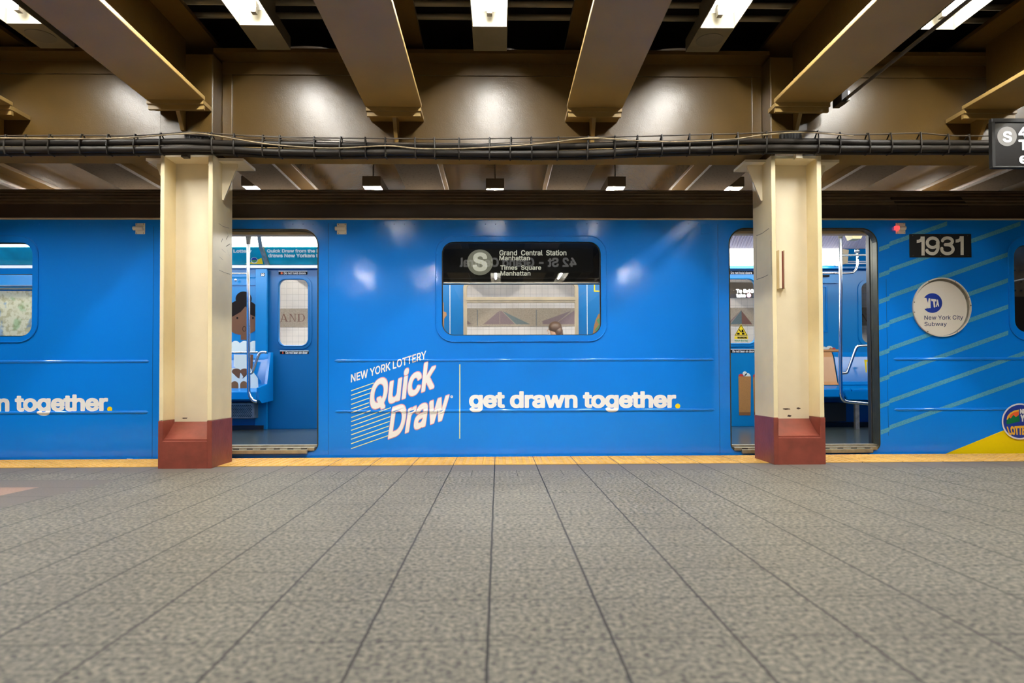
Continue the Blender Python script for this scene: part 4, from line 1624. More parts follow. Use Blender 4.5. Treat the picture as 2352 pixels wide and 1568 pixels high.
# ---------------- marker lights, number plate, round badge
for px, py, lit in ((322.5, 525, False), (785, 525.5, False), (2068, 524.5, True)):
    x0, x1, z0, z1 = pxrect(px - 11, px + 11, py - 12.5, py + 12.5, YT)
    ml = obj('marker_light', box(B(), x0, x1, YT - 0.004, YT, z0, z1, 0.001), 'rimsteel', CAR)
    zc = (z0 + z1) / 2
    bm = B()
    cyl(bm, (x0 - 0.012, YT - 0.014, zc), (x1 - 0.006, YT - 0.014, zc), 0.017, seg=16)
    obj('lamp_tube', bm, 'rimsteel', ml, smooth=True)
    if lit:
        obj('lit_lens', cyl(B(), (x0 - 0.0135, YT - 0.014, zc), (x0 + 0.018, YT - 0.0145, zc), 0.0182, seg=16), 'redlight', ml, smooth=True)
    bm = B()
    for a in (x0 + 0.012, x1 - 0.012):
        for b in (z0 + 0.008, z1 - 0.008):
            ball(bm, (a, YT - 0.004, b), 0.0035, sy=0.6, seg=8)
    obj('screw', bm, 'rubber', ml)

x0, x1, z0, z1 = pxrect(2088.5, 2230, 537.5, 591, YT)
pl = obj('number_plate', box(B(), x0, x1, YT - 0.006, YT, z0, z1, 0.001), 'plate', CAR)
arc = lambda cx_, cy_, rx, ry, a0, a1: [(cx_ + rx * math.cos(math.radians(a0 + (a1 - a0) * k / 20)), cy_ + ry * math.sin(math.radians(a0 + (a1 - a0) * k / 20))) for k in range(21)]
ONE = [[(0.78, -0.2), (0.78, 1.2)], [(0.0, 0.735), (0.28, 0.75), (0.5, 0.80), (0.66, 0.96), (0.70, 1.1)]]
NINE = [arc(0.5, 0.665, 0.37, 0.25, 0, 360), arc(0.5, 0.47, 0.37, 0.385, 30, -90) + arc(0.5, 0.30, 0.40, 0.215, 270, 190)]
THREE = [arc(0.48, 0.735, 0.33, 0.18, 170, -90) , arc(0.48, 0.315, 0.38, 0.235, 90, -190), [(0.34, 0.553), (0.52, 0.553)]]
for nm_, ln, xa, xb in (('1', ONE, 535, 640), ('9', NINE, 646, 835), ('3', THREE, 838, 1030), ('1', ONE, 1035, 1143)):
    yl, yr = 240 - (xa - 535) * 0.008, 484 - (xa - 535) * 0.012
    qq = lambda x, y: (2010 + x / 5.6, 500 + y / 5.6)
    obj('numeral', stroked(B(), ln, (0.084, 0.084, (xb - xa) / (yr - yl)), (qq(xa, yr), qq(xb, yr), qq(xb, yl), qq(xa, yl)), YT - 0.0075), 'platetext', pl)
bm = B()
for a in (0.055, 0.5, 0.945):
    for b in (0.07, 0.93):
        ball(bm, (x0 + (x1 - x0) * a, YT - 0.006, z0 + (z1 - z0) * b), 0.0038, sy=0.6, seg=8)
obj('screw', bm, 'steel', pl)

bc = P(2162, 705.5, YT)
R = (P(2229, 705, YT).x - P(2095, 705, YT).x) / 2
badge = empty_part('round_badge', CAR, bc)
n = 64
ang = [2 * math.pi * i / n for i in range(n)]
ci = lambda r: [(bc.x + r * math.cos(t), bc.z + r * math.sin(t)) for t in ang]
bm = B()
ring_panel(bm, ci(R), ci(R - 0.010), YT - 0.016, YT)
obj('rim', bm, 'rimsteel', badge)
bm = B()
prism(bm, ci(R - 0.012), 'y', YT - 0.003, YT - 0.001)
obj('backing', bm, 'dullsteel', badge)
fcx, fcz = bc.x - 0.012, bc.z - 0.010
bm = B()
prism(bm, [(fcx + (R - 0.022) * math.cos(t), fcz + (R - 0.020) * math.sin(t)) for t in ang], 'y', YT - 0.008, YT - 0.003)
obj('face', bm, 'badge', badge)
obj('logo_disc', pxdisc(B(), 2141.5, 695.8, 22.5, YT - 0.009), 'navy', badge)
q = lambda x, y: (2010 + x / 5.6, 500 + y / 5.6)
obj('logo_notch', pxpoly(B(), [q(600, 1035), q(645, 1027), q(655, 1170), q(600, 1172)], YT - 0.0094), 'badge', badge)
for ch, qd in (('M', (q(650, 1168), q(715, 1160), q(712, 1036), q(638, 1030))), ('T', (q(735, 1156), q(795, 1150), q(789, 1048), q(720, 1040))), ('A', (q(782, 1147), q(824, 1140), q(820, 1054), q(788, 1050)))):
    obj('logo_letter', lettering(B(), ch, qd, YT - 0.0098, 0.06, res=70), 'badge', badge)
obj('badge_lettering', lettering(B(), 'New York City', (q(634, 1325), q(1132, 1322), q(1132, 1252), q(634, 1256)), YT - 0.0095, 0.006), 'ink', badge)
obj('badge_lettering', lettering(B(), 'Subway', (q(634, 1406), q(922, 1402), q(922, 1338), q(634, 1340)), YT - 0.0095, 0.006), 'ink', badge)
bm = B()
for a in (62, 118, 20, 3, 300, 238, 170, 190):
    t_ = math.radians(a)
    ball(bm, (bc.x + (R - 0.007) * math.cos(t_), YT - 0.016, bc.z + (R - 0.007) * math.sin(t_)), 0.005, sy=0.6, seg=8)
obj('screw', bm, 'steel', badge)

# ---------------- vinyl graphics on the side
DY = YT - 0.0010       # stripes and wedges
TY = YT - 0.0095       # lettering that runs over the pressed beads
# teal diagonal stripes
lefts = [573, 633, 693.5, 753, 813.5, 873.5, 934, 994.5]
SLOPE = -0.355


def stripe(y0, xa, xb):
    bm = B()
    e = 2043
    hw = 5.1
    parts = []
    if xa < e:
        parts.append((xa, e, 0.0))
    parts.append((max(xa, e), xb, -4.0))
    for a, b, off in parts:
        fa, fb = y0 + SLOPE * (a - 2018) + off, y0 + SLOPE * (b - 2018) + off
        # stop at the gutter line
        if fb - hw < 508:
            b = min(b, a + (508 + hw - fa) / SLOPE) if fa > 508 + hw else a
            fb = y0 + SLOPE * (b - 2018) + off
        if b - a < 2:
            continue
        pxpoly(bm, [(a, fa + hw), (b, fb + hw), (b, fb - hw), (a, fa - hw)], DY)
    obj('teal_stripe', bm, 'teal', side)


for i, y in enumerate(lefts):
    xa = 2023 if i == 7 else 2019
    xb = 2316 if 2 <= i <= 5 else 2420
    stripe(y, xa, xb)
# yellow wedge and lottery roundel at the right edge
obj('yellow_wedge', pxpoly(B(), [(2165, 1044.5), (2310, 986), (2450, 930), (2450, 1060), (2165, 1060)], DY), 'yellow', side)
rc = (2342.5, 967.5)
ro = obj('roundel', pxdisc(B(), *rc, 41.5, YT - 0.0090), 'white', CAR)
obj('roundel_field', pxdisc(B(), *rc, 38, YT - 0.0094), 'navy', ro)
r4 = lambda x, y: (2010 + x / 5.6, 780 + y / 5.6)
obj('roundel_sun', pxpoly(B(), [r4(1690, 1030), r4(1700, 985), r4(1735, 940), r4(1790, 910), r4(1848, 898), r4(1848, 1000), r4(1760, 1020)], YT - 0.0098), 'amber', ro)
obj('roundel_sky', pxpoly(B(), [r4(1715, 1010), r4(1745, 958), r4(1790, 930), r4(1846, 920), r4(1846, 990), r4(1760, 1010)], YT - 0.0100), 'orange', ro)
obj('roundel_hill', pxpoly(B(), [r4(1690, 1045), r4(1725, 998), r4(1745, 1012), r4(1780, 965), r4(1810, 995), r4(1850, 965), r4(1862, 1050), r4(1700, 1088), r4(1690, 1085)], YT - 0.0102), 'green', ro)
obj('roundel_lettering', lettering(B(), 'NEW', (r4(1862, 950), r4(2010, 950), r4(2010, 890), r4(1862, 890)), YT - 0.0104, 0.06), 'white', ro)
obj('roundel_lettering', lettering(B(), 'YORK', (r4(1870, 1055), r4(2060, 1055), r4(2060, 960), r4(1870, 960)), YT - 0.0104, 0.06), 'white', ro)
obj('roundel_lettering', lettering(B(), 'LOTTERY', (r4(1725, 1225), r4(2010, 1225), r4(2045, 1095), r4(1690, 1115)), YT - 0.0104, 0.05), 'amber', ro)

# lottery slogan block between the doors
k1 = lambda x, y: (780 + x / 5.6, 780 + y / 5.6)


def para(text, O, u, v, weight, Y, mat, name, parent, track=1.0, grow=0.0):
    ll_, lr_ = O, (O[0] + u[0], O[1] + u[1])
    ul_, ur_ = (O[0] + v[0], O[1] + v[1]), (O[0] + u[0] + v[0], O[1] + u[1] + v[1])
    return obj(name, lettering(B(), text, (k1(*ll_), k1(*lr_), k1(*ur_), k1(*ul_)), 0, weight, track, grow=grow, res=70, to3d=on_side_panel(Y)), mat, parent)


gr = empty_part('slogan_graphic', CAR, P(1180, 920, YT))
para('NEW YORK LOTTERY', (146, 552), (968, -309), (0, -106), 0.018, 0.0012, 'white', 'headline_lettering', gr)
for nm, gw, yo, mt in (('logo_outline', 0.014, 0.0010, 'pinkline'), ('logo_lettering', 0.0, 0.0036, 'white')):
    para('Quick', (372, 952), (838, -298), (44, -424), 0.024, yo, mt, nm, gr, 1.0, gw)
    para('Draw', (622, 1284), (745, -258), (58, -415), 0.024, yo, mt, nm, gr, 1.0, gw)
bm = B()
ring = [k1(1442 + 18 * math.cos(t), 733 + 18 * math.sin(t)) for t in ang]
pxpoly(bm, ring, YT - 0.0012)
obj('registered_mark', bm, 'white', gr)
obj('registered_letter', lettering(B(), 'R', (k1(1434, 743), k1(1451, 743), k1(1451, 722), k1(1434, 722)), YT - 0.0018, 0.0), 'bluetrim', gr)
ly = [657, 715, 770, 832, 890, 938, 1000, 1053, 1110, 1165, 1223, 1280, 1337, 1400]
lx = [440, 415, 395, 382, 380, 382, 400, 660, 655, 652, 645, 638, 632, 625]
bm = B()
for y, x in zip(ly, lx):
    s = -0.352
    dx = x - 148
    draped_strip(bm, k1(148, y + 6), k1(x, y + 6 + s * dx), k1(148, y - 6), k1(x, y - 6 + s * dx), 0.0008)
obj('speed_line', bm, 'paleyellow', gr)
obj('divider_line', draped_strip(B(), k1(1539, 1272), k1(1540, 315), k1(1552, 1272), k1(1554, 315), 0.0010, 80), 'paleyellow', gr)
obj('slogan_lettering', lettering(B(), 'get drawn together', rq(1077.3, 1553, 898, 946.3), 0, 0.035, 0.98, res=60, to3d=on_side_panel(0.0012)), 'white', gr)
obj('slogan_dot', pxdisc(B(), 1556.7, 932.3, 5.7, YT - 0.0012), 'yellow', gr)
gr2 = empty_part('slogan_graphic', CAR, P(100, 930, YT))
obj('slogan_lettering', lettering(B(), 'get drawn together', ((-227, 956), (248.3, 953.6), (248.3, 905.2), (-227, 907.5)), 0, 0.035, 0.98, res=60, to3d=on_side_panel(0.0012)), 'white', gr2)
obj('slogan_dot', pxdisc(B(), 252, 939.3, 5.8, YT - 0.0012), 'yellow', gr2)
pxs = [(288, 1056), (292, 1052.5), (303, 1053), (318, 1055.5), (312, 1057), (290, 1057.5)]
obj('torn_vinyl', pxpoly(B(), pxs, YT - 0.003), 'white', side)

# ================================================================== CAR INTERIOR
FL = 0.052
fl = obj('car_floor', box(B(), XA + 0.05, XB - 0.05, YT + 0.05, FY + 0.09, 0.0, FL), 'carfloor', CAR)
obj('end_wall', box(B(), XA, XA + 0.05, YT + 0.05, FY + 0.09, ZB, 2.0), 'inblue', CAR)
obj('end_wall', box(B(), XB - 0.05, XB, YT + 0.05, FY + 0.09, ZB, 2.0), 'inblue', CAR)
obj('car_ceiling', box(B(), XA + 0.05, XB - 0.05, 6.30, 8.0, 2.355, 2.365), 'ceilwhite', CAR)
bm = B()
for k in range(14):
    y = 6.75 + k * 0.06
    box(bm, 3.2, XB - 0.1, y, y + 0.03, 2.338, 2.355)
obj('ceiling_vent', bm, 'ceilwhite', CAR)
for xx in (4.55, 4.0):
    p = P(1968, 543, 7.3)
x0, x1, z0, z1 = pxrect(1953, 1984, 534, 548, 7.2)
bm = B()
prism(bm, [(x0, z1), (x1, z1), (x1 - 0.03, z0), (x0 + 0.03, z0)], 'y', 7.2, 7.32)
obj('ceiling_diffuser', bm, 'diffuser', CAR)

Fz = lambda y, Y=FY: P(1144, y, Y).z
ZH = Fz(617)
# far wall with its door and window openings
far_holes = [[(-2.82, FL), (-1.535, FL), (-1.535, ZH), (-2.82, ZH)], [(1.96, FL), (3.25, FL), (3.25, ZH), (1.96, ZH)]]
fx0, fx1, fz0, fz1 = pxrect(1070, 1323, 650, 812, FY)
far_holes.append(rrect(fx0, fx1, fz0, fz1, 0.06, 6))
gx0, gx1, gz0, gz1 = pxrect(1976, 2085, 647, 789, FY)
far_holes.append(rrect(gx0, gx1, gz0, gz1, 0.09, 6))
fw = obj('far_wall', slab(B(), [(XA, 0.0), (XB, 0.0), (XB, ZH + 0.055), (XA, ZH + 0.055)],
                          [[(x, max(z, 0.012)) for x, z in h] for h in far_holes], FY, FY + 0.09), 'inblue', CAR)
# outer sheet of the far side above and below the windows is the same panel
for nm, (a0, a1, b0, b1), r, mm in (('far_window', (fx0, fx1, fz0, fz1), 0.06, True), ('far_window', (gx0, gx1, gz0, gz1), 0.09, False)):
    fwin = empty_part(nm, CAR, ((a0 + a1) / 2, FY, b0))
    o = rrect(a0 - 0.03, a1 + 0.03, b0 - 0.03, b1 + 0.03, r + 0.03, 8)
    i = rrect(a0 + 0.012, a1 - 0.012, b0 + 0.012, b1 - 0.012, r - 0.012, 8)
    obj('frame', ring_panel(B(), o, i, FY - 0.014, FY + 0.05), 'gutter' if mm else 'inblue', fwin)
    bm = B()
    flat(bm, [(x, FY + 0.03, z) for x, z in i])
    obj('glass', bm, 'clearglass', fwin)
    if mm:
        bm = B()
        za, zc = Fz(695), Fz(682)
        box(bm, a0, a1, FY - 0.010, FY + 0.04, za, zc, 0.004)
        box(bm, a0, a1, FY - 0.018, FY + 0.0, (za + zc) / 2 - 0.006, (za + zc) / 2 + 0.010)
        obj('mullion', bm, 'gutter', fwin)

# door leaves on the far side
def leaf(x0, x1, wpx, mat, hold, lean):
    w0, w1, v0, v1 = pxrect(*wpx, FY + 0.035)
    o = slab(B(), [(x0, FL), (x1, FL), (x1, ZH), (x0, ZH)], [rrect(w0, w1, v0, v1, 0.085, 8)], FY + 0.035, FY + 0.07)
    lf = obj('far_door_leaf', o, mat, CAR)
    a = rrect(w0 - 0.045, w1 + 0.045, v0 - 0.045, v1 + 0.045, 0.125, 8)
    b = rrect(w0 - 0.008, w1 + 0.008, v0 - 0.008, v1 + 0.008, 0.09, 8)
    obj('window_ring', ring_panel(B(), a, b, FY + 0.020, FY + 0.04), mat, lf)
    rim = [Vector((x, FY + 0.020, z)) for x, z in b]
    obj('window_bead', tube(B(), rim + rim[:2], 0.009, 8), mat, lf, smooth=True)
    bm = B()
    flat(bm, [(x, FY + 0.05, z) for x, z in rrect(w0, w1, v0, v1, 0.085, 8)])
    obj('glass', bm, 'clearglass', lf)
    for (sx0, sx1, sy0, sy1), txt, q_ in hold + lean:
        Yd = FY + 0.032
        s0, s1, t0, t1 = pxrect(sx0, sx1, sy0, sy1, Yd)
        obj('sticker', box(B(), s0, s1, Yd, Yd + 0.002, t0, t1), 'sticker', lf)
        obj('sticker_edge', pxpoly(B(), [(sx0, sy0 - 1.6), (sx1, sy0 - 1.6), (sx1, sy0 - 0.3), (sx0, sy0 - 0.3)], Yd - 0.001), 'adwhite', lf)
        obj('sticker_lettering', lettering(B(), txt, q_, Yd - 0.0015, 0.02), 'white', lf)
    return lf


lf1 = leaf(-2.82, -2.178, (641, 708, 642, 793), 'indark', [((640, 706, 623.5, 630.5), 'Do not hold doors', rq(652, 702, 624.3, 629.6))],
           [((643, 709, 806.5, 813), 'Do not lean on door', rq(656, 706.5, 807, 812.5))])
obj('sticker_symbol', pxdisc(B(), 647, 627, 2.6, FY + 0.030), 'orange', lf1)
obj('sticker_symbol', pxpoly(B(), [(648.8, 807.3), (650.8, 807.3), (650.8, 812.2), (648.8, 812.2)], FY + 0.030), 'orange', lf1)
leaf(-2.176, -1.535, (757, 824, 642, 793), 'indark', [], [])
lf0 = leaf(1.96, 2.60, (1533, 1602, 640, 790), 'inblue', [], [])
lf2 = leaf(2.604, 3.25, (1659, 1734, 641, 788), 'inblue', [((1664, 1732, 622.8, 629.5), 'Do not hold doors', rq(1678.5, 1727.5, 623.5, 628.8))],
           [((1667, 1734.5, 803, 810), 'Do not lean on door', rq(1682.5, 1732, 804, 809.3))])
Yd = FY + 0.030
for s in ([(1696, 864), (1724.8, 864), (1724, 946), (1697.4, 946)], [(1729.5, 866), (1765, 866), (1763, 946), (1732, 946)]):
    obj('box_print', pxpoly(B(), s, Yd), 'tanart', lf2)
    x = s[0][0]
    obj('box_print', pxpoly(B(), [(s[3][0], 946), (s[2][0], 946), (s[2][0], 953.5), (s[3][0], 953.5)], Yd), 'tanartdark', lf2)
    for dx, y, r, mt in ((6, 864, 5.8, 'redart'), (14.8, 857.5, 5.0, 'whiteart'), (21, 863.5, 6.8, 'whiteart')):
        obj('food_print', pxdisc(B(), x + dx, y, r, Yd + 0.0006 + 0.0003 * (mt == 'redart')), mt, lf2)
    bm = B()
    for k in range(7):
        xx = x + k * 4.1
        pxpoly(bm, [(xx, 864), (xx + 4.1, 864), (xx + 4.1, 867.5), (xx + 2.05, 863.0 + 0.1), (xx, 867.5)], Yd - 0.0004) if False else None
    bm.free()
# warning sticker on the glass
Yg = FY + 0.046
tri = [(1702.2, 743.5), (1718, 771), (1686.5, 771)]
obj('warning_triangle', pxpoly(B(), tri, Yg), 'yellow', lf2)
bm = B()
for a, b in zip(tri, tri[1:] + tri[:1]):
    cxx, cyy = 1702.2, 761.8
    sh = lambda p, k: (cxx + (p[0] - cxx) * k, cyy + (p[1] - cyy) * k)
    pxpoly(bm, [sh(a, 0.93), sh(b, 0.93), sh(b, 0.80), sh(a, 0.80)], Yg - 0.001)
pxpoly(bm, [(1693, 764), (1699, 764), (1699, 768), (1693, 768)], Yg - 0.001)
pxpoly(bm, [(1704, 764), (1710, 764), (1710, 768), (1704, 768)], Yg - 0.001)
pxpoly(bm, [(1703.5, 756.5), (1707, 757), (1708.5, 763), (1703, 763)], Yg - 0.001)
pxpoly(bm, [(1697, 757), (1699, 756), (1703, 762), (1701, 763)], Yg - 0.001)
obj('warning_pictogram', bm, 'sticker', lf2)
obj('warning_band', pxpoly(B(), [(1687, 772), (1718, 772), (1718, 778.5), (1687, 778.5)], Yg), 'yellow', lf2)
obj('warning_lettering', lettering(B(), 'WARNING', rq(1693.5, 1716, 773, 777.6), Yg - 0.001, 0.05), 'sticker', lf2)
obj('warning_lettering', lettering(B(), 'Watch the Gap', rq(1687, 1718, 780, 785), Yg - 0.001, 0.03), 'greenart', lf2)

# ceiling light covers, advertising cove and ledge
def strip(name, pts, x0, x1, mat):
    """pts: (y,z) line thickened a little, extruded along x"""
    (ya, za), (yb, zb) = pts
    return obj(name, prism(B(), [(ya, za), (yb, zb), (yb + 0.006, zb + 0.012), (ya + 0.006, za + 0.012)], 'x', x0, x1), mat, CAR)


yz = lambda y, Y: (Y, Fz(y, Y))
XS = 1.93
for x0, x1 in ((-7.4, -5.0), (-4.97, -2.80), (-2.77, -0.4), (-0.37, XS)):
    strip('light_cover', (yz(549, 8.02), yz(566.5, 8.12)), x0, x1, 'carlight')
    strip('light_cover', (yz(534, 7.90), yz(547.5, 8.01)), x0, x1, 'carlight')
    strip('ad_card', (yz(567.5, 8.125), yz(606.5, 8.335)), x0, x1, 'ad')
x_end = P(1926, 590, 8.12).x
for x0, x1 in ((XS + 0.02, 3.27), (3.30, x_end)):
    strip('light_cover', (yz(572, 8.05), yz(610, 8.15)), x0, x1, 'carlight')
for x0, x1 in ((-7.4, -3.0), (-2.95, 0), (0.05, 3), (3.05, 7.6)):
    o = strip('light_cover', ((14.21 - 8.12, 2.20), (14.21 - 7.90, 2.32)), x0, x1, 'carlight')
obj('ledge', box(B(), XA + 0.05, XS, 8.30, FY + 0.02, Fz(615, 8.30), Fz(608.5, 8.30), 0.004), 'ceilwhite', CAR)
obj('ledge', box(B(), XS + 0.01, XB - 0.05, 8.26, FY + 0.02, Fz(617, 8.26), Fz(612, 8.26), 0.004), 'inblue', CAR)
# ribbed air vent sloping from the ceiling to the light covers, and the end panel beyond them
va, vb = (7.80, Fz(531, 7.80)), (8.045, Fz(571, 8.045))
bm = B()
prism(bm, [va, vb, (vb[0] + 0.01, vb[1] + 0.014), (va[0] + 0.01, va[1] + 0.014)], 'x', XS + 0.02, XB - 0.06)
xx = XS + 0.03
while xx < 5.2:
    prism(bm, [(va[0] - 0.006, va[1] - 0.008), (vb[0] - 0.006, vb[1] - 0.002), vb, va], 'x', xx, xx + 0.014)
    xx += 0.034
obj('ceiling_vent', bm, 'ventmauve', CAR)
strip('upper_wall_panel', ((8.06, Fz(572, 8.06)), (8.27, Fz(613, 8.27))), x_end + 0.01, XB - 0.06, 'inblue')
# bracket between the cards
bm = B()
for (pa, pb_) in (((590, 540), (594, 567)), ((594, 567), (610, 612))):
    Ya, Yb = (7.95, 8.10) if pa[1] < 560 else (8.10, 8.32)
    a, b = P(*pa, Ya), P(*pb_, Yb)
    a2, b2 = P(pa[0] + 9, pa[1], Ya), P(pb_[0] + 9, pb_[1], Yb)
    for sgn in (0,):
        vs = [bm.verts.new(v) for v in (a, b, b2, a2)] + [bm.verts.new(v + Vector((0, 0.02, 0.02))) for v in (a, b, b2, a2)]
        for f in ((0, 1, 2, 3), (7, 6, 5, 4), (0, 4, 5, 1), (1, 5, 6, 2), (2, 6, 7, 3), (3, 7, 4, 0)):
            bm.faces.new([vs[i] for i in f])
bmesh.ops.recalc_face_normals(bm, faces=bm.faces)
obj('cove_bracket', bm, 'dullsteel', CAR)
# lettering on the ad cards lies in their sloped plane
p0, p1 = yz(567.5, 8.125), yz(606.5, 8.335)


def on_cove(qv):
    d = ray(qv.x, qv.y)
    ny, nz = (p1[1] - p0[1]), -(p1[0] - p0[0])
    tt = (ny * (p0[0] - CAMP.y) + nz * (p0[1] - CAMP.z)) / (ny * d.y + nz * d.z)
    r = CAMP + d * (tt * 0.9988)
    return r


cards = [c for c in CAR.children if c.name.startswith('ad_card')]
card_b = cards[2]
card_a = cards[1]
for txt, qd in (('Quick Draw from the N', rq(613, 735, 572, 580.5)), ('draws New Yorkers to', rq(616, 737, 582.5, 591))):
    obj('ad_lettering', lettering(B(), txt, qd, 0, 0.035, to3d=on_cove), 'adwhite', card_b)
obj('ad_lettering', lettering(B(), 'Lottery', rq(536, 578, 572.5, 582), 0, 0.035, to3d=on_cove), 'adwhite', card_a)


def cove_poly(pts, k=1.0):
    return flat(B(), [CAMP + (on_cove(Vector((x, y, 0))) - CAMP) * k for x, y in pts])


obj('ad_wedge', cove_poly([(562, 606), (582, 600), (601, 592), (604, 606)]), 'yellow', card_a)
obj('ad_roundel', cove_poly([(584 + 8 * math.cos(t), 597.5 + 6.8 * math.sin(t)) for t in ang], 0.9996), 'white', card_a)
obj('ad_roundel', cove_poly([(584 + 6.8 * math.cos(t), 597 + 5.6 * math.sin(t)) for t in ang[:33]], 0.9992), 'greenart', card_a)
obj('ad_roundel', cove_poly([(584 + 6.8 * math.cos(t), 597 + 5.6 * math.sin(t)) for t in ang[32:] + ang[:1]], 0.9992), 'navy', card_a)

# door pocket panel with the number label, framed wall panel with the printed figure
x0, x1, z0, z1 = pxrect(586, 612.5, 617, 975, 8.31)
pk = obj('pocket_panel', box(B(), x0, x1, 8.31, FY, FL, ZH - 0.01, 0.004), 'inblue', CAR)
obj('label_tag', pxpoly(B(), [(599, 627), (608, 627), (608, 634), (599, 634)], 8.308), 'sticker', pk)
obj('label_numerals', lettering(B(), '10', rq(600, 607, 627.8, 633.2), 8.306, 0.04), 'white', pk)
x0, x1, z0, z1 = pxrect(400, 593, 650, 960, FY - 0.012)
obj('wall_frame', ring_panel(B(), [(x0, z0), (x1, z0), (x1, z1), (x0, z1)], [(x0 + 0.025, z0 + 0.025), (x1 - 0.025, z0 + 0.025), (x1 - 0.025, z1 - 0.025), (x0 + 0.025, z1 - 0.025)], FY - 0.012, FY), 'inblue', fw)
AY = FY - 0.003


art_n = [0]


def art(pts, mat, k=0, name='figure_print', parent=None):
    art_n[0] += 1
    obj(name, pxpoly(B(), pts, AY - 0.0004 * art_n[0]), mat, parent or fw)


def el(x, y, rx, ry, a0=0, a1=360, n=28):
    return [(x + rx * math.cos(math.radians(a0 + (a1 - a0) * i / n)), y + ry * math.sin(math.radians(a0 + (a1 - a0) * i / n))) for i in range(n + (0 if a1 - a0 == 360 else 1))]


art(el(559.5, 686, 18.5, 17), 'hairart')
art([(553, 762), (567, 762), (567, 780), (553, 780)], 'skinart')
art(el(557, 733, 42, 36), 'skinart')
art(el(557, 729, 43, 41, 180, 360) + [(600, 730), (588, 728), (575, 722), (564, 703), (553, 716), (534, 727), (514, 730)], 'hairart')
art(el(600, 735, 4, 5), 'skinart', 2)
art(el(598, 747, 4, 3), 'redart', 2)
art(el(545, 730, 2.2, 2.6), 'hairart', 3)
art(el(581, 730, 2.2, 2.6), 'hairart', 3)
bm = B()
ringo = el(561, 755, 4.2, 6.2)
ringi = el(561, 755, 3.2, 5.2)
for i in range(len(ringo)):
    j = (i + 1) % len(ringo)
    pxpoly(bm, [ringo[i], ringo[j], ringi[j], ringi[i]], AY - 0.008)
obj('figure_print', bm, 'hairart', fw)
for cx_, r_ in ((541, 12), (562, 13), (584, 13), (520, 12)):
    art(el(cx_, 795, r_, 12.5), 'whiteart', 3)
art([(515, 795), (596, 795), (596, 809), (515, 809)], 'whiteart', 3)


# benches
def bench(x0, x1, back_mat, label=None):
    st = empty_part('bench', CAR, ((x0 + x1) / 2, 8.1, FL))
    zb_, zs_ = Fz(811, 8.30), Fz(889, 8.16)
    zf = Fz(898, 7.85)
    bm = B()
    prism(bm, [(8.30, zb_), (8.26, zb_ - 0.06), (8.17, zs_ + 0.05), (8.14, zs_ + 0.012), (8.17, zs_), (8.35, zs_), (8.35, zb_)], 'x', x0, x1)
    obj('seat_back', bm, back_mat, st)
    bm = B()
    prism(bm, [(8.16, zs_ + 0.010), (8.0, zf + 0.005), (7.88, zf + 0.012), (7.85, zf), (7.84, zf - 0.08), (7.90, zf - 0.10), (8.34, zf - 0.09), (8.34, zs_ - 0.005), (8.18, zs_ - 0.005)], 'x', x0, x1)
    obj('seat_pan', bm, 'seatblue', st)
    return st


xe = P(603, 850, 8.05).x
b1 = bench(-5.6, xe, 'seatblue')
x0 = xe
bm = B()
prism(bm, [(8.34, 0.98), (8.25, 0.98), (8.12, 0.60), (7.86, 0.56), (7.86, 0.42), (7.95, 0.38), (8.34, 0.40)], 'x', x0, x0 + 0.03)
obj('end_panel', bm, 'seatblue', b1)
SYB = 8.165


def seat_art(pts, mat, k=0):
    art_n[0] += 1
    obj('figure_print', pxpoly(B(), pts, SYB - 0.030 - 0.0004 * art_n[0]), mat, b1)


seat_art([(537, 814), (573, 814), (574, 850), (545, 850), (537, 840)], 'whiteart', 0)
seat_art([(573, 814), (582, 814), (580, 850), (573, 856)], 'skinart', 0)
seat_art([(527, 845), (575, 845), (592, 868), (594, 897), (527, 897)], 'whiteart', 1)
for cx_, sgn in ((543, 1), (562, -1)):
    seat_art(el(cx_, 853, 10.5, 7) , 'skinart', 2)
    seat_art([(cx_ - 9, 856), (cx_ + 9, 856), (cx_ + 7 * sgn, 869), (cx_ + 2 * sgn, 867)], 'skinart', 2)
for cx_ in (539, 560):
    seat_art(el(cx_, 884, 8.5, 9, 180, 360) + [(cx_ + 8.5, 897), (cx_ - 8.5, 897)], 'tanartdark', 3)
x0, x1, z0, z1 = pxrect(440, 584, 925, 961, 8.18)
ht = obj('heater_box', box(B(), x0, x1, 8.18, FY, z0, z1, 0.006), 'dullsteel', CAR)
bm = B()
for i in range(22):
    for k in range(9):
        p = P(478 + i * 4.6 + (2.3 if k % 2 else 0), 931 + k * 3.2, 8.178)
        box(bm, p.x - 0.007, p.x + 0.007, 8.1775, 8.181, p.z - 0.005, p.z + 0.005)
obj('heater_hole', bm, 'rubber', ht)
obj('floor_coving', box(B(), XA + 0.05, -2.83, 8.28, FY, FL, FL + 0.05), 'rubber', CAR)

b2 = bench(3.36, P(1929, 850, 8.1).x, 'peach')
b3 = bench(P(1932, 850, 8.1).x, 6.4, 'seatblue')
obj('seat_stripe', pxpoly(B(), [(1985, 826), (1996, 826), (1996, 830), (1990.5, 831), (1991, 855), (1988.5, 855)], 8.10), 'yellow', b3)
wb = obj('end_valance', prism(B(), [(P(1940, 900, 7.8).x, Fz(902, 7.8)), (6.3, Fz(902, 7.8)), (6.3, Fz(928, 7.8)), (P(1948, 920, 7.8).x, Fz(921, 7.8))], 'y', 7.80, 7.835), 'seatblue', b3)
obj('bench_leg', box(B(), P(1969, 940, 7.8).x, P(1978, 940, 7.8).x, 7.84, 7.88, FL, Fz(928, 7.8)), 'dullsteel', b3)
x0, x1, z0, z1 = pxrect(1850, 1942, 925, 968, 8.2)
obj('heater_box', box(B(), x0, x1, 8.18, FY, z0, z1, 0.006), 'heater', CAR)
obj('floor_coving', box(B(), 3.27, XB - 0.06, 8.28, FY, FL, FL + 0.05), 'rubber', CAR)
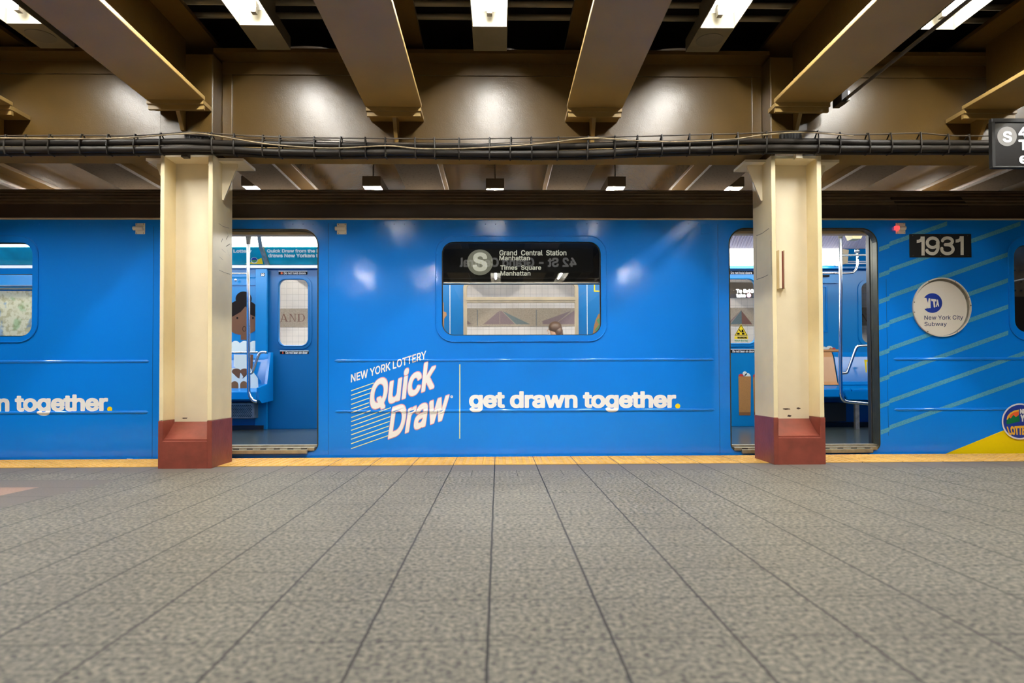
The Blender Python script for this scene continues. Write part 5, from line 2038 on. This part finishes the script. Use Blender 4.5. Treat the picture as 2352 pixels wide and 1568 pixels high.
# art above the peach seat
obj('food_print', pxdisc(B(), 1905, 803, 9, AY), 'whiteart', fw)
obj('food_print', pxdisc(B(), 1893, 803, 7, AY), 'whiteart', fw)
obj('food_print', pxpoly(B(), [(1902, 803), (1908, 797), (1914, 803)], AY - 0.001), 'tanart', fw)
obj('food_print', pxdisc(B(), 1915, 803, 5, AY - 0.0005), 'redart', fw)
obj('food_print', pxpoly(B(), [(1880, 802), (1928, 802), (1928, 806), (1880, 806)], AY - 0.002), 'peach', fw)
obj('food_print', pxpoly(B(), [(1880, 806), (1928, 806), (1928, 811), (1880, 811)], AY - 0.002), 'tanartdark', fw)
# framed panel on the right wall
x0, x1, z0, z1 = pxrect(1780, 1901, 656, 763, FY - 0.01)
obj('wall_frame', ring_panel(B(), [(x0, z0), (x1, z0), (x1, z1), (x0, z1)], [(x0 + 0.02, z0 + 0.02), (x1 - 0.02, z0 + 0.02), (x1 - 0.02, z1 - 0.02), (x0 + 0.02, z1 - 0.02)], FY - 0.012, FY), 'seatblue', fw)
obj('wall_ledge', box(B(), 3.27, P(1926, 650, 8.33).x, 8.33, FY, Fz(651, 8.33), Fz(648, 8.33)), 'inblue', fw)
obj('label_tag', box(B(), P(1885, 633, 8.34).x, P(1905, 633, 8.34).x, 8.335, FY, Fz(636, 8.34), Fz(632, 8.34)), 'sticker', fw)

# grab poles and rails
PYL = 7.75
pole1 = obj('grab_pole', tube(B(), pxpath([(570.5, 535), (570.5, 600), (570.5, 700), (570.5, 800), (571, 880), (571.5, 900), (575, 911), (582, 920), (590, 922)], PYL, 4), 0.0195, 12), 'chrome', CAR, smooth=True)
p = P(570.5, 538, PYL)
q_ = P(570.5, 561, PYL)
obj('pole_socket', cyl(B(), p, q_, 0.034, 0.022, 16), 'grille', pole1, smooth=True)
obj('grab_rail', tube(B(), [P(440, 628, 8.2), P(568, 628, 8.2)], 0.010, 8), 'chrome', CAR, smooth=True)
obj('grab_rail', tube(B(), [P(440, 810, 8.15), P(592, 809, 8.15)], 0.012, 8), 'chrome', CAR, smooth=True)
obj('arm_rail', tube(B(), pxpath([(612, 809), (600, 809), (594, 815), (586, 838), (579, 855), (572, 858)], 7.85, 4), 0.016, 10), 'chrome', CAR, smooth=True)
knob = P(541, 643, 8.30)
obj('wall_lock', ball(B(), knob, 0.018, sy=0.5, seg=14), 'chrome', fw, smooth=True)
PYR = 7.55
pole2 = obj('grab_pole', tube(B(), pxpath([(1930.5, 527), (1930.5, 600), (1930.5, 700), (1930.5, 800), (1931, 890), (1932, 906), (1937, 918), (1948, 922.5), (1975, 925), (2010, 929)], PYR, 4), 0.0205, 12), 'chrome', CAR, smooth=True)
obj('pole_socket', cyl(B(), P(1930.5, 528, PYR), P(1930.5, 548, PYR), 0.034, 0.022, 16), 'dullsteel', pole2, smooth=True)
obj('arm_rail', tube(B(), pxpath([(1931, 857), (1942, 856), (1948, 850), (1965, 803), (1970, 796), (1978, 794), (2030, 792)], PYR, 4), 0.016, 10), 'chrome', pole2, smooth=True)
obj('grab_rail', tube(B(), pxpath([(1931, 586), (2030, 586)], PYR, 4), 0.013, 10), 'chrome', CAR, smooth=True)
hr = obj('grab_rail', tube(B(), pxpath([(1969, 580), (1970, 598), (1969, 612), (1964, 622), (1952, 627), (1900, 627.5), (1780, 628)], PYR + 0.1, 5), 0.013, 10), 'chrome', CAR, smooth=True)
obj('rail_flange', cyl(B(), P(1969, 572, PYR + 0.1), P(1969, 581, PYR + 0.1), 0.028, seg=14), 'chrome', hr, smooth=True)
bm = B()
for y in (594, 600, 605):
    box(bm, P(1943, y, 8.2).x, 7.6, 8.2, 8.22, Fz(y + 1.4, 8.2), Fz(y - 1.4, 8.2))
obj('wall_trim_strip', bm, 'ceilwhite', CAR)
obj('light_end_cap', prism(B(), [(P(1927, 590, 8.1).x, Fz(610, 8.1)), (P(1943, 590, 8.1).x, Fz(606, 8.1)), (P(1946, 590, 8.1).x, Fz(575, 8.1)), (P(1927, 575, 8.1).x, Fz(572, 8.1))], 'y', 8.06, 8.16), 'gutter', CAR)

# transit map and rails behind the left window
x0, x1, z0, z1 = pxrect(-400, 135, 668, 830, FY - 0.02)
obj('map_board', box(B(), x0, x1, FY - 0.02, FY, z0, z1), 'map', CAR)
obj('map_rail', cyl(B(), (x0, FY - 0.05, Fz(658, 8.31)), (x1, FY - 0.05, Fz(658, 8.31)), 0.03, seg=12), 'chrome', CAR, smooth=True)
obj('ad_print', cove_poly([(-100, 575), (35, 575), (35, 604), (-100, 604)]), 'adwhite', cards[0]) if False else None
# printed figure strips beside the middle far window
obj('figure_print', pxpoly(B(), [(1364, 652), (1367, 652), (1367, 667), (1384, 667), (1384, 670), (1364, 670)], AY), 'yellow', fw)
obj('figure_print', pxpoly(B(), [(1014, 690), (1019, 695), (1019, 715), (1025, 717), (1026, 724), (1020, 732), (1020, 760), (1012, 765)], AY), 'peach', fw)
obj('figure_print', pxpoly(B(), [(1384, 715), (1374, 722), (1368, 735), (1364, 750), (1361, 770), (1384, 790)], AY), 'tanart', fw)
obj('figure_print', pxpoly(B(), [(1384, 725), (1370, 735), (1376, 745), (1366, 758), (1384, 775)], AY - 0.001), 'greenart', fw)
bm = B()
for x in (1033.5, 1348.5):
    p = P(x, 700, FY)
    box(bm, p.x - 0.004, p.x + 0.004, FY - 0.006, FY, 0.2, ZH)
obj('wall_seam', bm, 'adwhite', fw)
